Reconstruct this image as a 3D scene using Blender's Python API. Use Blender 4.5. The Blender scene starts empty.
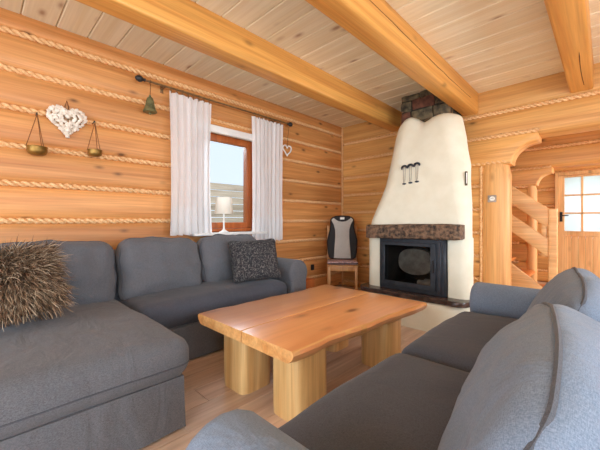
import bpy, bmesh, math, random
from mathutils import Vector, Matrix, noise
random.seed(7)
S = bpy.context.scene
COL = S.collection
PI = math.pi
V = Vector

# ------------------------------------------------------------------ dimensions
XL = -3.10        # left wall face
YB = 4.18         # back wall face
ZC = 2.574        # ceiling
PITCH = 0.277     # log height
EYE = 1.05
XR, YR = 2.4, -2.4

# ------------------------------------------------------------------ materials
def new_mat(name):
    m = bpy.data.materials.new(name); m.use_nodes = True
    nt = m.node_tree; nt.nodes.clear()
    out = nt.nodes.new('ShaderNodeOutputMaterial')
    b = nt.nodes.new('ShaderNodeBsdfPrincipled')
    nt.links.new(b.outputs[0], out.inputs[0])
    return m, nt, b, out

def N(nt, t, **kw):
    n = nt.nodes.new(t)
    for k, v in kw.items():
        setattr(n, k, v)
    return n

def srgb(r, g, b):
    def f(c):
        c /= 255.0
        return c/12.92 if c <= 0.04045 else ((c+0.055)/1.055)**2.4
    return (f(r), f(g), f(b), 1.0)

def mixrgb(nt, mode, fac, a, b):
    n = nt.nodes.new('ShaderNodeMix'); n.data_type = 'RGBA'; n.blend_type = mode
    if isinstance(fac, (int, float)): n.inputs[0].default_value = fac
    else: nt.links.new(fac, n.inputs[0])
    for i, s in ((6, a), (7, b)):
        if isinstance(s, tuple): n.inputs[i].default_value = s
        else: nt.links.new(s, n.inputs[i])
    return n.outputs[2]

def ramp(nt, src, stops):
    r = nt.nodes.new('ShaderNodeValToRGB')
    el = r.color_ramp.elements
    while len(el) < len(stops): el.new(0.5)
    for e, (p, c) in zip(el, stops):
        e.position = p; e.color = c
    nt.links.new(src, r.inputs[0])
    return r.outputs[0]

def wood(name, light, dark, axis='Y', rough=0.5, grain=1.0, knots=0.8, knot_col=None, vary=0.25, bump=0.15, coat=0.0, along=1.0, knot_scale=1.0, gmix=0.75):
    m, nt, b, out = new_mat(name)
    tc = N(nt, 'ShaderNodeTexCoord')
    geo = N(nt, 'ShaderNodeNewGeometry')
    off = N(nt, 'ShaderNodeVectorMath', operation='MULTIPLY_ADD')
    comb = N(nt, 'ShaderNodeCombineXYZ')
    for i in range(3): nt.links.new(geo.outputs['Random Per Island'], comb.inputs[i])
    nt.links.new(comb.outputs[0], off.inputs[0]); off.inputs[1].default_value = (37.0, 53.0, 71.0)
    nt.links.new(tc.outputs['Object'], off.inputs[2])
    def mapped(sa, sc):
        mp = N(nt, 'ShaderNodeMapping')
        s = [sc, sc, sc]; s['XYZ'.index(axis)] = sa
        mp.inputs['Scale'].default_value = s
        nt.links.new(off.outputs[0], mp.inputs[0]); return mp.outputs[0]
    n1 = N(nt, 'ShaderNodeTexNoise'); n1.inputs['Scale'].default_value = 1.0; n1.inputs['Detail'].default_value = 5.0; n1.inputs['Distortion'].default_value = 0.6
    nt.links.new(mapped(0.7*along, 14*grain), n1.inputs['Vector'])
    n2 = N(nt, 'ShaderNodeTexNoise'); n2.inputs['Scale'].default_value = 1.0; n2.inputs['Detail'].default_value = 3.0
    nt.links.new(mapped(2.5*along, 70*grain), n2.inputs['Vector'])
    mid = tuple((a*0.55+c*0.45) for a, c in zip(light, dark))
    c1 = ramp(nt, n1.outputs[0], [(0.30, dark), (0.48, mid), (0.66, light)])
    c2 = ramp(nt, n2.outputs[0], [(0.3, (0.78, 0.74, 0.70, 1)), (0.65, (1.06, 1.05, 1.04, 1))])
    col = mixrgb(nt, 'MULTIPLY', gmix, c1, c2)
    if vary:
        hv = N(nt, 'ShaderNodeHueSaturation')
        mr = N(nt, 'ShaderNodeMapRange'); mr.inputs[3].default_value = 1-vary*0.6; mr.inputs[4].default_value = 1+vary*0.5
        nt.links.new(geo.outputs['Random Per Island'], mr.inputs[0]); nt.links.new(mr.outputs[0], hv.inputs['Value'])
        nt.links.new(col, hv.inputs['Color']); col = hv.outputs[0]
    if knots:
        vo = N(nt, 'ShaderNodeTexVoronoi'); vo.inputs['Scale'].default_value = 1.0
        nt.links.new(mapped(2.4*knot_scale, 5.5*knot_scale), vo.inputs['Vector'])
        kr = ramp(nt, vo.outputs['Distance'], [(0.05, (1, 1, 1, 1)), (0.11, (0.35, 0.35, 0.35, 1)), (0.18, (0, 0, 0, 1))])
        fm = N(nt, 'ShaderNodeMath', operation='MULTIPLY'); fm.inputs[1].default_value = knots
        nt.links.new(kr, fm.inputs[0])
        col = mixrgb(nt, 'MIX', fm.outputs[0], col, knot_col or tuple(c*0.28 for c in dark[:3])+(1,))
    nt.links.new(col, b.inputs['Base Color'])
    b.inputs['Roughness'].default_value = rough
    if coat:
        b.inputs['Coat Weight'].default_value = coat; b.inputs['Coat Roughness'].default_value = 0.3; b.inputs['Coat IOR'].default_value = 1.7
    bp = N(nt, 'ShaderNodeBump'); bp.inputs['Strength'].default_value = bump; bp.inputs['Distance'].default_value = 0.006
    nt.links.new(n2.outputs[0], bp.inputs['Height']); nt.links.new(bp.outputs[0], b.inputs['Normal'])
    return m

def fabric(name, c, c2, weave=700.0, slub=0.5, rough=0.95, wrinkle=0.5, wr_scale=5.0):
    m, nt, b, out = new_mat(name)
    tc = N(nt, 'ShaderNodeTexCoord')
    def nz(scale, det):
        mp = N(nt, 'ShaderNodeMapping'); mp.inputs['Scale'].default_value = scale
        n = N(nt, 'ShaderNodeTexNoise'); n.inputs['Scale'].default_value = 1.0; n.inputs['Detail'].default_value = det
        nt.links.new(tc.outputs['Object'], mp.inputs[0]); nt.links.new(mp.outputs[0], n.inputs['Vector']); return n.outputs[0]
    a = nz((weave, weave*0.2, weave*0.5), 2); d = nz((weave*0.2, weave, weave*0.5), 2); e = nz((4, 4, 4), 3)
    f1 = mixrgb(nt, 'MIX', 0.5, a, d)
    col = ramp(nt, f1, [(0.36, c), (0.64, c2)])
    cl = ramp(nt, e, [(0.3, (0.82, 0.82, 0.82, 1)), (0.7, (1.1, 1.1, 1.1, 1))])
    col = mixrgb(nt, 'MULTIPLY', slub, col, cl)
    nt.links.new(col, b.inputs['Base Color']); b.inputs['Roughness'].default_value = rough
    b.inputs['Sheen Weight'].default_value = 0.12; b.inputs['Sheen Roughness'].default_value = 0.5
    b.inputs['Specular IOR Level'].default_value = 0.2
    w = N(nt, 'ShaderNodeTexNoise'); w.inputs['Scale'].default_value = wr_scale; w.inputs['Detail'].default_value = 3; w.inputs['Distortion'].default_value = 0.8
    mw = N(nt, 'ShaderNodeMapping'); mw.inputs['Scale'].default_value = (1.6, 1.0, 0.55); mw.inputs['Rotation'].default_value = (0.3, 0.25, 0.5)
    nt.links.new(tc.outputs['Object'], mw.inputs[0]); nt.links.new(mw.outputs[0], w.inputs['Vector'])
    b1 = N(nt, 'ShaderNodeBump'); b1.inputs['Strength'].default_value = wrinkle; b1.inputs['Distance'].default_value = 0.03
    nt.links.new(w.outputs[0], b1.inputs['Height'])
    b2 = N(nt, 'ShaderNodeBump'); b2.inputs['Strength'].default_value = 0.25; b2.inputs['Distance'].default_value = 0.002
    nt.links.new(f1, b2.inputs['Height']); nt.links.new(b1.outputs[0], b2.inputs['Normal'])
    nt.links.new(b2.outputs[0], b.inputs['Normal'])
    return m

def plain(name, c, rough=0.5, metal=0.0, var=0.15, scale=20.0, bump=0.0, c2=None, spec=0.5, dist=0.004, detail=4):
    m, nt, b, out = new_mat(name)
    tc = N(nt, 'ShaderNodeTexCoord'); n = N(nt, 'ShaderNodeTexNoise')
    n.inputs['Scale'].default_value = scale; n.inputs['Detail'].default_value = detail
    nt.links.new(tc.outputs['Object'], n.inputs['Vector'])
    if c2 is None:
        c2 = tuple(min(1, x*(1+var)) for x in c[:3])+(1,); c1 = tuple(x*(1-var) for x in c[:3])+(1,)
    else: c1 = c
    nt.links.new(ramp(nt, n.outputs[0], [(0.35, c1), (0.65, c2)]), b.inputs['Base Color'])
    b.inputs['Roughness'].default_value = rough; b.inputs['Metallic'].default_value = metal; b.inputs['Specular IOR Level'].default_value = spec
    if bump:
        bp = N(nt, 'ShaderNodeBump'); bp.inputs['Strength'].default_value = bump; bp.inputs['Distance'].default_value = dist
        nt.links.new(n.outputs[0], bp.inputs['Height']); nt.links.new(bp.outputs[0], b.inputs['Normal'])
    return m

def sheer(name, c, trans=0.3, transl=0.45, transp_scale=0):
    m, nt, b, out = new_mat(name)
    nt.nodes.remove(b)
    d = N(nt, 'ShaderNodeBsdfDiffuse'); d.inputs[0].default_value = c
    t = N(nt, 'ShaderNodeBsdfTranslucent'); t.inputs[0].default_value = c
    p = N(nt, 'ShaderNodeBsdfTransparent')
    tc = N(nt, 'ShaderNodeTexCoord'); w = N(nt, 'ShaderNodeTexNoise'); w.inputs['Scale'].default_value = 300
    nt.links.new(tc.outputs['Object'], w.inputs['Vector'])
    mr = N(nt, 'ShaderNodeMapRange'); mr.inputs[3].default_value = max(0, trans-0.1); mr.inputs[4].default_value = trans+0.1
    nt.links.new(w.outputs[0], mr.inputs[0])
    m1 = N(nt, 'ShaderNodeMixShader'); m1.inputs[0].default_value = transl
    nt.links.new(d.outputs[0], m1.inputs[1]); nt.links.new(t.outputs[0], m1.inputs[2])
    m2 = N(nt, 'ShaderNodeMixShader')
    nt.links.new(mr.outputs[0], m2.inputs[0])
    nt.links.new(m1.outputs[0], m2.inputs[1]); nt.links.new(p.outputs[0], m2.inputs[2])
    nt.links.new(m2.outputs[0], out.inputs[0])
    return m

def pane_mat(name, tint=(0.96, 0.98, 0.98, 1), gloss=0.08):
    m, nt, b, out = new_mat(name); nt.nodes.remove(b)
    p = N(nt, 'ShaderNodeBsdfTransparent'); p.inputs[0].default_value = tint
    g = N(nt, 'ShaderNodeBsdfGlossy'); g.inputs['Roughness'].default_value = 0.08
    lw = N(nt, 'ShaderNodeLayerWeight'); pw = N(nt, 'ShaderNodeMath', operation='POWER'); pw.inputs[1].default_value = 4.0; nt.links.new(lw.outputs['Facing'], pw.inputs[0])
    fr = N(nt, 'ShaderNodeMath', operation='MULTIPLY_ADD'); fr.inputs[1].default_value = 0.4; fr.inputs[2].default_value = 0.012; nt.links.new(pw.outputs[0], fr.inputs[0])
    mx = N(nt, 'ShaderNodeMixShader')
    nt.links.new(fr.outputs[0], mx.inputs[0]); nt.links.new(p.outputs[0], mx.inputs[1]); nt.links.new(g.outputs[0], mx.inputs[2])
    nt.links.new(mx.outputs[0], out.inputs[0])
    return m

M = {}
PINE_L, PINE_D = srgb(223, 162, 98), srgb(193, 127, 68)
M['log_left'] = wood('log_left', PINE_L, PINE_D, 'Y', rough=0.5, vary=0.22, knots=0.95, along=0.8, knot_scale=1.25)
M['log_back'] = wood('log_back', srgb(226, 174, 104), srgb(198, 140, 76), 'X', rough=0.5, vary=0.2, knots=0.85, along=0.8, knot_scale=1.1)
M['log_post'] = wood('log_post', srgb(230, 180, 116), srgb(208, 148, 84), 'Z', rough=0.5, vary=0.1, knots=0.6, along=0.8)
M['beam'] = wood('beam', srgb(229, 172, 92), srgb(204, 138, 64), 'Y', rough=0.42, vary=0.1, knots=0.55, along=0.6)
M['crack'] = plain('crack', srgb(92, 52, 24), 0.9)
M['rope'] = plain('rope', srgb(218, 166, 110), 0.85, c2=srgb(240, 200, 148), scale=60, bump=0.3)
M['ceil'] = wood('ceil', srgb(243, 236, 212), srgb(231, 219, 186), 'X', rough=0.45, vary=0.12, knots=0.75, knot_col=srgb(150, 108, 74), grain=0.9, along=0.7, knot_scale=0.95, gmix=0.35, bump=0.05)
M['gap'] = plain('gap', srgb(120, 84, 52), 0.9)
M['floor'] = wood('floor', srgb(218, 196, 176), srgb(190, 160, 138), 'Y', rough=0.38, vary=0.2, knots=0.25, grain=0.8)
M['table'] = wood('table', srgb(232, 170, 112), srgb(216, 146, 90), 'Y', rough=0.36, vary=0.08, knots=0.85, knot_col=srgb(92, 44, 20), grain=0.6, coat=0.8, bump=0.0, knot_scale=0.8, gmix=0.4, along=0.7)
M['table_edge'] = wood('table_edge', srgb(236, 188, 124), srgb(206, 142, 78), 'Y', rough=0.4, vary=0.05, knots=0.4, coat=0.3, bump=0.3)
M['table_leg'] = wood('table_leg', srgb(232, 200, 140), srgb(200, 156, 96), 'Z', rough=0.4, vary=0.12, knots=0.4, coat=0.2, bump=0.1)
M['window'] = wood('window', srgb(196, 112, 56), srgb(164, 84, 36), 'Z', rough=0.4, vary=0.1, knots=0.0)
M['chair'] = wood('chair', srgb(232, 182, 122), srgb(204, 144, 84), 'Z', rough=0.4, vary=0.15, knots=0.2)
M['door'] = wood('door', srgb(238, 200, 142), srgb(218, 168, 108), 'Z', rough=0.45, vary=0.12, knots=0.7)
M['stair'] = wood('stair', srgb(240, 198, 136), srgb(216, 160, 98), 'X', rough=0.45, vary=0.12, knots=0.6)
M['tread'] = wood('tread', srgb(226, 140, 70), srgb(200, 110, 50), 'Y', rough=0.35, vary=0.12, knots=0.3)
M['mantel'] = plain('mantel', srgb(44, 32, 24), 0.65, c2=srgb(128, 100, 76), scale=34, bump=0.9, dist=0.02, detail=8)
M['stone'] = plain('stone', srgb(44, 38, 28), 0.85, c2=srgb(118, 104, 78), scale=13, bump=0.8, dist=0.02, detail=7)
M['mortar'] = plain('mortar', srgb(46, 40, 32), 0.95)
M['brick'] = plain('brick', srgb(74, 44, 34), 0.9, c2=srgb(116, 74, 56), scale=14, bump=0.6)
M['plaster'] = plain('plaster', srgb(224, 220, 198), 0.85, c2=srgb(231, 228, 208), scale=7, bump=0.35, dist=0.012, detail=6)
M['slab'] = plain('slab', srgb(44, 36, 34), 0.25, c2=srgb(84, 66, 60), scale=16, bump=0.15)
M['iron'] = plain('iron', srgb(58, 62, 68), 0.45, metal=0.6, var=0.15)
M['firedark'] = plain('firedark', srgb(26, 22, 20), 0.9, c2=srgb(52, 44, 38), scale=8, bump=0.4)
M['ash'] = plain('ash', srgb(128, 122, 116), 0.95, c2=srgb(176, 170, 160), scale=9)
M['soot_glass'] = pane_mat('soot_glass', (0.8, 0.79, 0.77, 1))
M['glass'] = pane_mat('glass')
M['black'] = plain('black', srgb(30, 29, 30), 0.7, var=0.2, scale=60)
M['grey_mesh'] = fabric('grey_mesh', srgb(176, 174, 168), srgb(206, 203, 195), weave=400, wrinkle=0.1)
M['white'] = plain('white', srgb(236, 236, 232), 0.5, var=0.03)
M['pink_pad'] = plain('pink_pad', srgb(150, 116, 120), 0.95, c2=srgb(214, 190, 194), scale=55)
M['brass'] = plain('brass', srgb(122, 94, 44), 0.45, metal=0.75, c2=srgb(160, 126, 66), scale=18, bump=0.1)
M['bronze'] = plain('bronze', srgb(92, 96, 66), 0.55, metal=0.5, c2=srgb(134, 132, 92), scale=24, bump=0.2)
M['rodmetal'] = plain('rodmetal', srgb(128, 100, 68), 0.4, metal=0.6, var=0.2)
M['cord'] = plain('cord', srgb(120, 76, 40), 0.9)
M['chips'] = plain('chips', srgb(216, 204, 186), 0.8, c2=srgb(244, 238, 226), scale=40, bump=0.3)
M['heart_core'] = plain('heart_core', srgb(158, 128, 96), 0.9)
M['curtain'] = sheer('curtain', (0.95, 0.95, 0.95, 1), 0.12, 0.3)
M['shade'] = sheer('shade', srgb(242, 236, 222), 0.04, 0.4)
M['sofa'] = fabric('sofa', srgb(78, 80, 85), srgb(110, 112, 117), weave=700, wrinkle=0.5, wr_scale=4.5)
M['sofa_seat_shaded'] = fabric('sofa_seat_shaded', srgb(62, 65, 74), srgb(82, 86, 96), weave=700, wrinkle=0.3, wr_scale=4)  # same cover as sofa; the seats' shade is put into this darker colour
M['sofa_cool_lit'] = fabric('sofa_cool_lit', srgb(96, 110, 128), srgb(124, 138, 156), weave=700, wrinkle=0.5, wr_scale=5)  # same cover as sofa, with cool window light put into a bluer colour
M['piping'] = fabric('piping', srgb(66, 68, 74), srgb(86, 88, 94), weave=700, wrinkle=0.0)
M['fur_base'] = plain('fur_base', srgb(70, 54, 36), 0.95)
M['leather_dark'] = plain('leather_dark', srgb(30, 30, 32), 0.5)

def fur_mat():
    m, nt, b, out = new_mat('fur')
    g = N(nt, 'ShaderNodeNewGeometry')
    nt.links.new(ramp(nt, g.outputs['Random Per Island'], [(0.0, srgb(56, 42, 32)), (0.4, srgb(112, 88, 66)), (0.75, srgb(164, 136, 106)), (1.0, srgb(226, 204, 174))]), b.inputs['Base Color'])
    b.inputs['Roughness'].default_value = 0.8
    return m
M['fur'] = fur_mat()

def pattern_mat():
    m, nt, b, out = new_mat('scribble')
    tc = N(nt, 'ShaderNodeTexCoord'); w = N(nt, 'ShaderNodeTexWave'); w.inputs['Scale'].default_value = 14; w.inputs['Distortion'].default_value = 14
    w.inputs['Detail'].default_value = 3; w.inputs['Detail Scale'].default_value = 2.5
    nt.links.new(tc.outputs['Object'], w.inputs['Vector'])
    n = N(nt, 'ShaderNodeTexNoise'); n.inputs['Scale'].default_value = 55; nt.links.new(tc.outputs['Object'], n.inputs['Vector'])
    f = mixrgb(nt, 'MULTIPLY', 0.6, w.outputs['Color'], n.outputs['Color'])
    nt.links.new(ramp(nt, f, [(0.25, srgb(36, 36, 40)), (0.56, srgb(58, 58, 61)), (0.8, srgb(116, 113, 108))]), b.inputs['Base Color'])
    b.inputs['Roughness'].default_value = 0.95
    return m
M['scribble'] = pattern_mat()

def frosted():
    m, nt, b, out = new_mat('frosted'); nt.nodes.remove(b)
    t = N(nt, 'ShaderNodeBsdfTranslucent'); t.inputs[0].default_value = (0.9, 0.92, 0.9, 1)
    p = N(nt, 'ShaderNodeBsdfTransparent'); p.inputs[0].default_value = (0.82, 0.84, 0.82, 1); g = N(nt, 'ShaderNodeBsdfGlossy'); g.inputs['Roughness'].default_value = 0.15
    a = N(nt, 'ShaderNodeMixShader'); a.inputs[0].default_value = 0.5
    nt.links.new(t.outputs[0], a.inputs[1]); nt.links.new(p.outputs[0], a.inputs[2])
    c = N(nt, 'ShaderNodeMixShader'); c.inputs[0].default_value = 0.06
    nt.links.new(a.outputs[0], c.inputs[1]); nt.links.new(g.outputs[0], c.inputs[2]); nt.links.new(c.outputs[0], out.inputs[0])
    return m
M['frosted'] = frosted()
M['fence'] = wood('fence', srgb(208, 202, 196), srgb(170, 162, 154), 'Y', rough=0.8, vary=0.35, knots=0.4)
M['grass'] = plain('grass', srgb(84, 110, 52), 0.95, c2=srgb(120, 142, 76), scale=8)

# ------------------------------------------------------------------ mesh helpers
def BM(): return bmesh.new()

def add_box(bm, lo, hi, bev=0.0, seg=2, mat=None, mi=0):
    lo, hi = V(lo), V(hi)
    b = bmesh.new()
    bmesh.ops.create_cube(b, size=1.0)
    s = hi-lo; c = (hi+lo)/2
    for v in b.verts: v.co = V((v.co.x*s.x, v.co.y*s.y, v.co.z*s.z))+c
    if bev > 0: bmesh.ops.bevel(b, geom=b.edges[:], offset=bev, segments=seg, affect='EDGES', profile=0.5)
    merge(bm, b, mat, mi)

def merge(bm, b, mat=None, mi=0):
    mp = {}
    for v in b.verts: mp[v] = bm.verts.new(mat @ v.co if mat else v.co)
    for f in b.faces:
        try:
            nf = bm.faces.new([mp[v] for v in f.verts]); nf.material_index = mi
        except ValueError: pass
    b.free()

def loft(bm, rings, closed=True, cap0=True, cap1=True, mi=0):
    R = [[bm.verts.new(p) for p in r] for r in rings]
    n = len(R[0])
    for a, b in zip(R, R[1:]):
        for i in range(n if closed else n-1):
            j = (i+1) % n
            f = bm.faces.new((a[i], a[j], b[j], b[i])); f.material_index = mi
    if cap0 and closed: f = bm.faces.new(R[0][::-1]); f.material_index = mi
    if cap1 and closed: f = bm.faces.new(R[-1]); f.material_index = mi
    return R

def add_tube(bm, pts, r, n=8, closed=False, mi=0):
    pts = [V(p) for p in pts]
    m = len(pts); rings = []
    up = None
    for i, p in enumerate(pts):
        if closed: t = pts[(i+1) % m]-pts[i-1]
        else: t = pts[min(i+1, m-1)]-pts[max(i-1, 0)]
        if t.length < 1e-9: t = V((0, 0, 1))
        t.normalize()
        if up is None:
            up = V((0, 0, 1)) if abs(t.z) < 0.9 else V((1, 0, 0))
        u = up-t*up.dot(t)
        if u.length < 1e-6: u = V((1, 0, 0))-t*t.x
        u.normalize(); w = t.cross(u); up = u
        rr = r[i] if isinstance(r, (list, tuple)) else r
        rings.append([p+(u*math.cos(2*PI*k/n)+w*math.sin(2*PI*k/n))*rr for k in range(n)])
    if closed: rings.append(rings[0]); 
    if closed:
        R = [[bm.verts.new(p) for p in rg] for rg in rings[:-1]]
        for i in range(m):
            a, b = R[i], R[(i+1) % m]
            for k in range(n):
                f = bm.faces.new((a[k], a[(k+1) % n], b[(k+1) % n], b[k])); f.material_index = mi
    else: loft(bm, rings, mi=mi)

def add_lathe(bm, prof, n=20, mat=None, mi=0):
    rings = []
    for r, z in prof:
        rings.append([(mat @ V((r*math.cos(2*PI*k/n), r*math.sin(2*PI*k/n), z))) if mat else V((r*math.cos(2*PI*k/n), r*math.sin(2*PI*k/n), z)) for k in range(n)])
    loft(bm, rings, mi=mi)

def offset2(pts, d):
    n = len(pts); out = []
    for i in range(n):
        a, b, c = V(pts[i-1]), V(pts[i]), V(pts[(i+1) % n])
        e1 = (b-a); e2 = (c-b)
        n1 = V((-e1.y, e1.x)); n2 = V((-e2.y, e2.x))
        if n1.length > 1e-9: n1.normalize()
        if n2.length > 1e-9: n2.normalize()
        nn = n1+n2
        if nn.length < 1e-6: nn = n1
        nn.normalize()
        out.append(b+nn*d)
    return out

def add_prism(bm, outline, d0, d1, r=0.0, steps=3, fn=lambda u, v, d: V((u, v, d)), mi=0):
    """outline counter-clockwise in (u,v); swept along d; the rims rounded by r"""
    area = sum(a[0]*b[1]-b[0]*a[1] for a, b in zip(outline, outline[1:]+outline[:1]))
    if area < 0: outline = outline[::-1]
    rings = []
    if r > 0:
        for k in range(steps+1):
            a = PI/2*k/steps
            rings.append((d0+r*(1-math.sin(a)), r*(1-math.cos(PI/2-a)) if False else r*(1-math.sin(PI/2*k/steps)) if False else r*(1-math.sin(a))))
        seq = []
        for k in range(steps+1):
            a = PI/2*k/steps
            seq.append((d0+r*(1-math.cos(a)), r*(1-math.sin(a))))
        seq2 = [(d1-(d-d0), ins) for d, ins in seq][::-1]
        seq = seq+seq2
    else: seq = [(d0, 0), (d1, 0)]
    R = []
    for d, ins in seq:
        o = offset2(outline, ins) if ins > 0 else [V(p) for p in outline]
        R.append([fn(p[0], p[1], d) for p in o])
    loft(bm, R, mi=mi)

def swell(p, size, crown, seed, amp, freq, deform):
    hx, hy, hz = size[0]/2, size[1]/2, size[2]/2
    p = p.copy()
    fx, fy, fz = p.x/hx, p.y/hy, p.z/hz
    cx, cy, cz = max(0, 1-fx*fx), max(0, 1-fy*fy), max(0, 1-fz*fz)
    p += V((crown[0]*fx*cy**.7*cz**.7, crown[1]*fy*cx**.7*cz**.7, crown[2]*fz*cx**.7*cy**.7))
    if amp:
        s = V((p.x+seed*3.1, p.y-seed*1.7, p.z+seed))*freq
        k = noise.noise(s)+0.5*noise.noise(s*2.1)
        dd = V((fx**3, fy**3, fz**3))
        if dd.length > 1e-6: p += dd.normalized()*k*amp
    return deform(p) if deform else p

def cushion(bm, c, size, r=0.06, crown=(0, 0, 0), n=16, rot=None, seed=0.0, amp=0.0, freq=4.0, taper=0.0, mi=0, deform=None):
    hx, hy, hz = size[0]/2, size[1]/2, size[2]/2
    b = bmesh.new()
    for ax in range(3):
        for sg in (-1, 1):
            grid = []
            for i in range(n+1):
                row = []
                for j in range(n+1):
                    u = math.sin((i/n*2-1)*PI/2); v = math.sin((j/n*2-1)*PI/2)
                    p = [0, 0, 0]; p[ax] = sg; p[(ax+1) % 3] = u; p[(ax+2) % 3] = v
                    row.append(b.verts.new((p[0]*hx, p[1]*hy, p[2]*hz)))
                grid.append(row)
            for i in range(n):
                for j in range(n):
                    q = (grid[i][j], grid[i+1][j], grid[i+1][j+1], grid[i][j+1])
                    b.faces.new(q if sg > 0 else q[::-1])
    bmesh.ops.remove_doubles(b, verts=b.verts[:], dist=1e-5)
    rr = (min(r, hx*0.98), min(r, hy*0.98), min(r, hz*0.98))
    for v in b.verts:
        p = v.co.copy()
        q = V((max(-hx+rr[0], min(hx-rr[0], p.x)), max(-hy+rr[1], min(hy-rr[1], p.y)), max(-hz+rr[2], min(hz-rr[2], p.z))))
        d = p-q
        dn = V((d.x/rr[0], d.y/rr[1], d.z/rr[2]))
        if dn.length > 1e-9:
            dn.normalize(); p = q+V((dn.x*rr[0], dn.y*rr[1], dn.z*rr[2]))
        v.co = swell(p, size, crown, seed, amp, freq, deform)
    mat = Matrix.Translation(V(c)) @ (rot.to_4x4() if rot else Matrix.Identity(4))
    merge(bm, b, mat, mi)

def rrect(hx, hy, r, n=5):
    pts = []
    for cx, cy, a0 in ((hx-r, hy-r, 0), (-hx+r, hy-r, PI/2), (-hx+r, -hy+r, PI), (hx-r, -hy+r, 1.5*PI)):
        for k in range(n+1):
            a = a0+PI/2*k/n
            pts.append((cx+r*math.cos(a), cy+r*math.sin(a)))
    return pts

def obj(name, bm, mat, parent=None, smooth=40, loc=None):
    me = bpy.data.meshes.new(name)
    bmesh.ops.recalc_face_normals(bm, faces=bm.faces[:])
    bm.to_mesh(me); bm.free()
    for mm in (mat if isinstance(mat, (list, tuple)) else [mat]): me.materials.append(mm)
    for p in me.polygons: p.use_smooth = True
    try: me.set_sharp_from_angle(angle=math.radians(smooth))
    except Exception: pass
    o = bpy.data.objects.new(name, me); COL.objects.link(o)
    if parent: o.parent = parent
    if loc: o.location = loc
    return o

def tag(o, label=None, cat=None, group=None, kind=None):
    if label: o['label'] = label
    if cat: o['category'] = cat
    if group: o['group'] = group
    if kind: o['kind'] = kind
    return o

def thing(name, label, cat, loc=(0, 0, 0), rz=0.0, group=None):
    o = bpy.data.objects.new(name, None); COL.objects.link(o)
    o.empty_display_size = 0.1
    o.location = loc; o.rotation_euler = (0, 0, rz)
    return tag(o, label, cat, group)

def copy_tree(o, parent=None):
    c = o.copy(); COL.objects.link(c)
    if parent: c.parent = parent
    for ch in list(o.children): copy_tree(ch, c)
    return c

# ------------------------------------------------------------------ log walls
def log_rows(bm, axis, base, inward, rows, thick=0.2, seed=0):
    """rows: (z0, z1, a0, a1) one hewn log each"""
    for ri, (z0, z1, a0, a1) in enumerate(rows):
        n = max(2, int((a1-a0)/0.16)+1)
        h = z1-z0; rings = []
        for k in range(n+1):
            a = a0+(a1-a0)*k/n
            wob = 0.006*noise.noise(V((a*1.3, z0*7+seed, ri*2.3)))
            ring = []
            for t in (-1, -0.93, -0.8, -0.6, -0.3, 0, 0.3, 0.6, 0.8, 0.93, 1):
                d = -0.042*abs(t)**6-0.006*abs(t)**2+wob
                z = (z0+z1)/2+t*h/2
                ring.append((d, z))
            ring += [(-thick, z1), (-thick, z0)]
            if axis == 'Y': rings.append([V((base+inward*d, a, z)) for d, z in ring])
            else: rings.append([V((a, base+inward*d, z)) for d, z in ring])
        loft(bm, rings)

def rope(bm, p0, p1, r=0.0135, off=0.0115, pitch=0.105, step=0.015, n=6, sag=0.0):
    p0, p1 = V(p0), V(p1)
    L = (p1-p0).length; t = (p1-p0)/L
    u = V((0, 0, 1)) if abs(t.z) < 0.9 else V((1, 0, 0))
    u = (u-t*u.dot(t)).normalized(); w = t.cross(u)
    m = int(L/step)+1
    ph = random.random()*6
    for s in range(2):
        pts = []; rad = []
        for k in range(m+1):
            d = L*k/m; a = 2*PI*d/pitch+PI*s+ph
            wv = 0.004*noise.noise(V((d*3, ph, s*0.0)))
            pts.append(p0+t*d+u*(math.cos(a)*off+wv)+w*math.sin(a)*off)
            rad.append(r*(1+0.25*noise.noise(V((d*22, ph*3, s*9.0)))))
        add_tube(bm, pts, rad, n)

ZL = [EYE+PITCH*k for k in range(-3, 6)]                 # seam heights, left wall
ZBk = [EYE+PITCH*(k+0.5) for k in range(-4, 5)]          # seam heights, back wall
WY0, WY1, WZ0, WZ1 = 1.60, 2.42, 0.93, 2.07              # window opening in the left wall

lv = [0.0]+ZL+[ZC+0.05]
rows = []
for z0, z1 in zip(lv, lv[1:]):
    if z1 <= WZ0 or z0 >= WZ1: rows.append((z0, z1, YR, YB+0.1)); continue
    rows.append((z0, z1, YR, WY0)); rows.append((z0, z1, WY1, YB+0.1))
    if z0 < WZ0-0.02: rows.append((z0, WZ0, WY0, WY1))
    if z1 > WZ1+0.02: rows.append((WZ1, z1, WY0, WY1))
bm = BM(); log_rows(bm, 'Y', XL, 1, rows, 0.22, 1)
wall_left = tag(obj('wall_left', bm, M['log_left'], smooth=50), 'hewn orange log wall with the curtained window and rope seams', 'wall', kind='structure')
for z in ZL:
    spans = [(-0.6, YB-0.02)] if not (WZ0-0.03 < z < WZ1+0.02) else [(-0.6, WY0-0.02), (WY1+0.04, YB-0.02)]
    bm = BM()
    for a, b_ in spans: rope(bm, (XL-0.022, a, z), (XL-0.022, b_, z))
    obj('rope_seam', bm, M['rope'], wall_left, 80)

# back wall (left of the opening), then the header logs that cross the opening
bv = [0.0]+ZBk+[ZC+0.05]
XE = -1.0           # where the wall ends beside the round post
rows = []
for z0, z1 in zip(bv, bv[1:]):
    if z0 >= 2.0: rows.append((z0 if z0 > 2.1 else 1.975, z1, XL-0.1, XR))
    elif z0 > 1.7: rows.append((z0, z1, XL-0.1, -1.3))
    else: rows.append((z0, z1, XL-0.1, XE))
# right-hand remainder of the wall beyond the opening
for z0, z1 in zip(bv, bv[1:]):
    if z0 < 2.0: rows.append((z0, min(z1, 1.975), 1.0, XR))
bm = BM(); log_rows(bm, 'X', YB, -1, rows, 0.24, 5)
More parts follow.
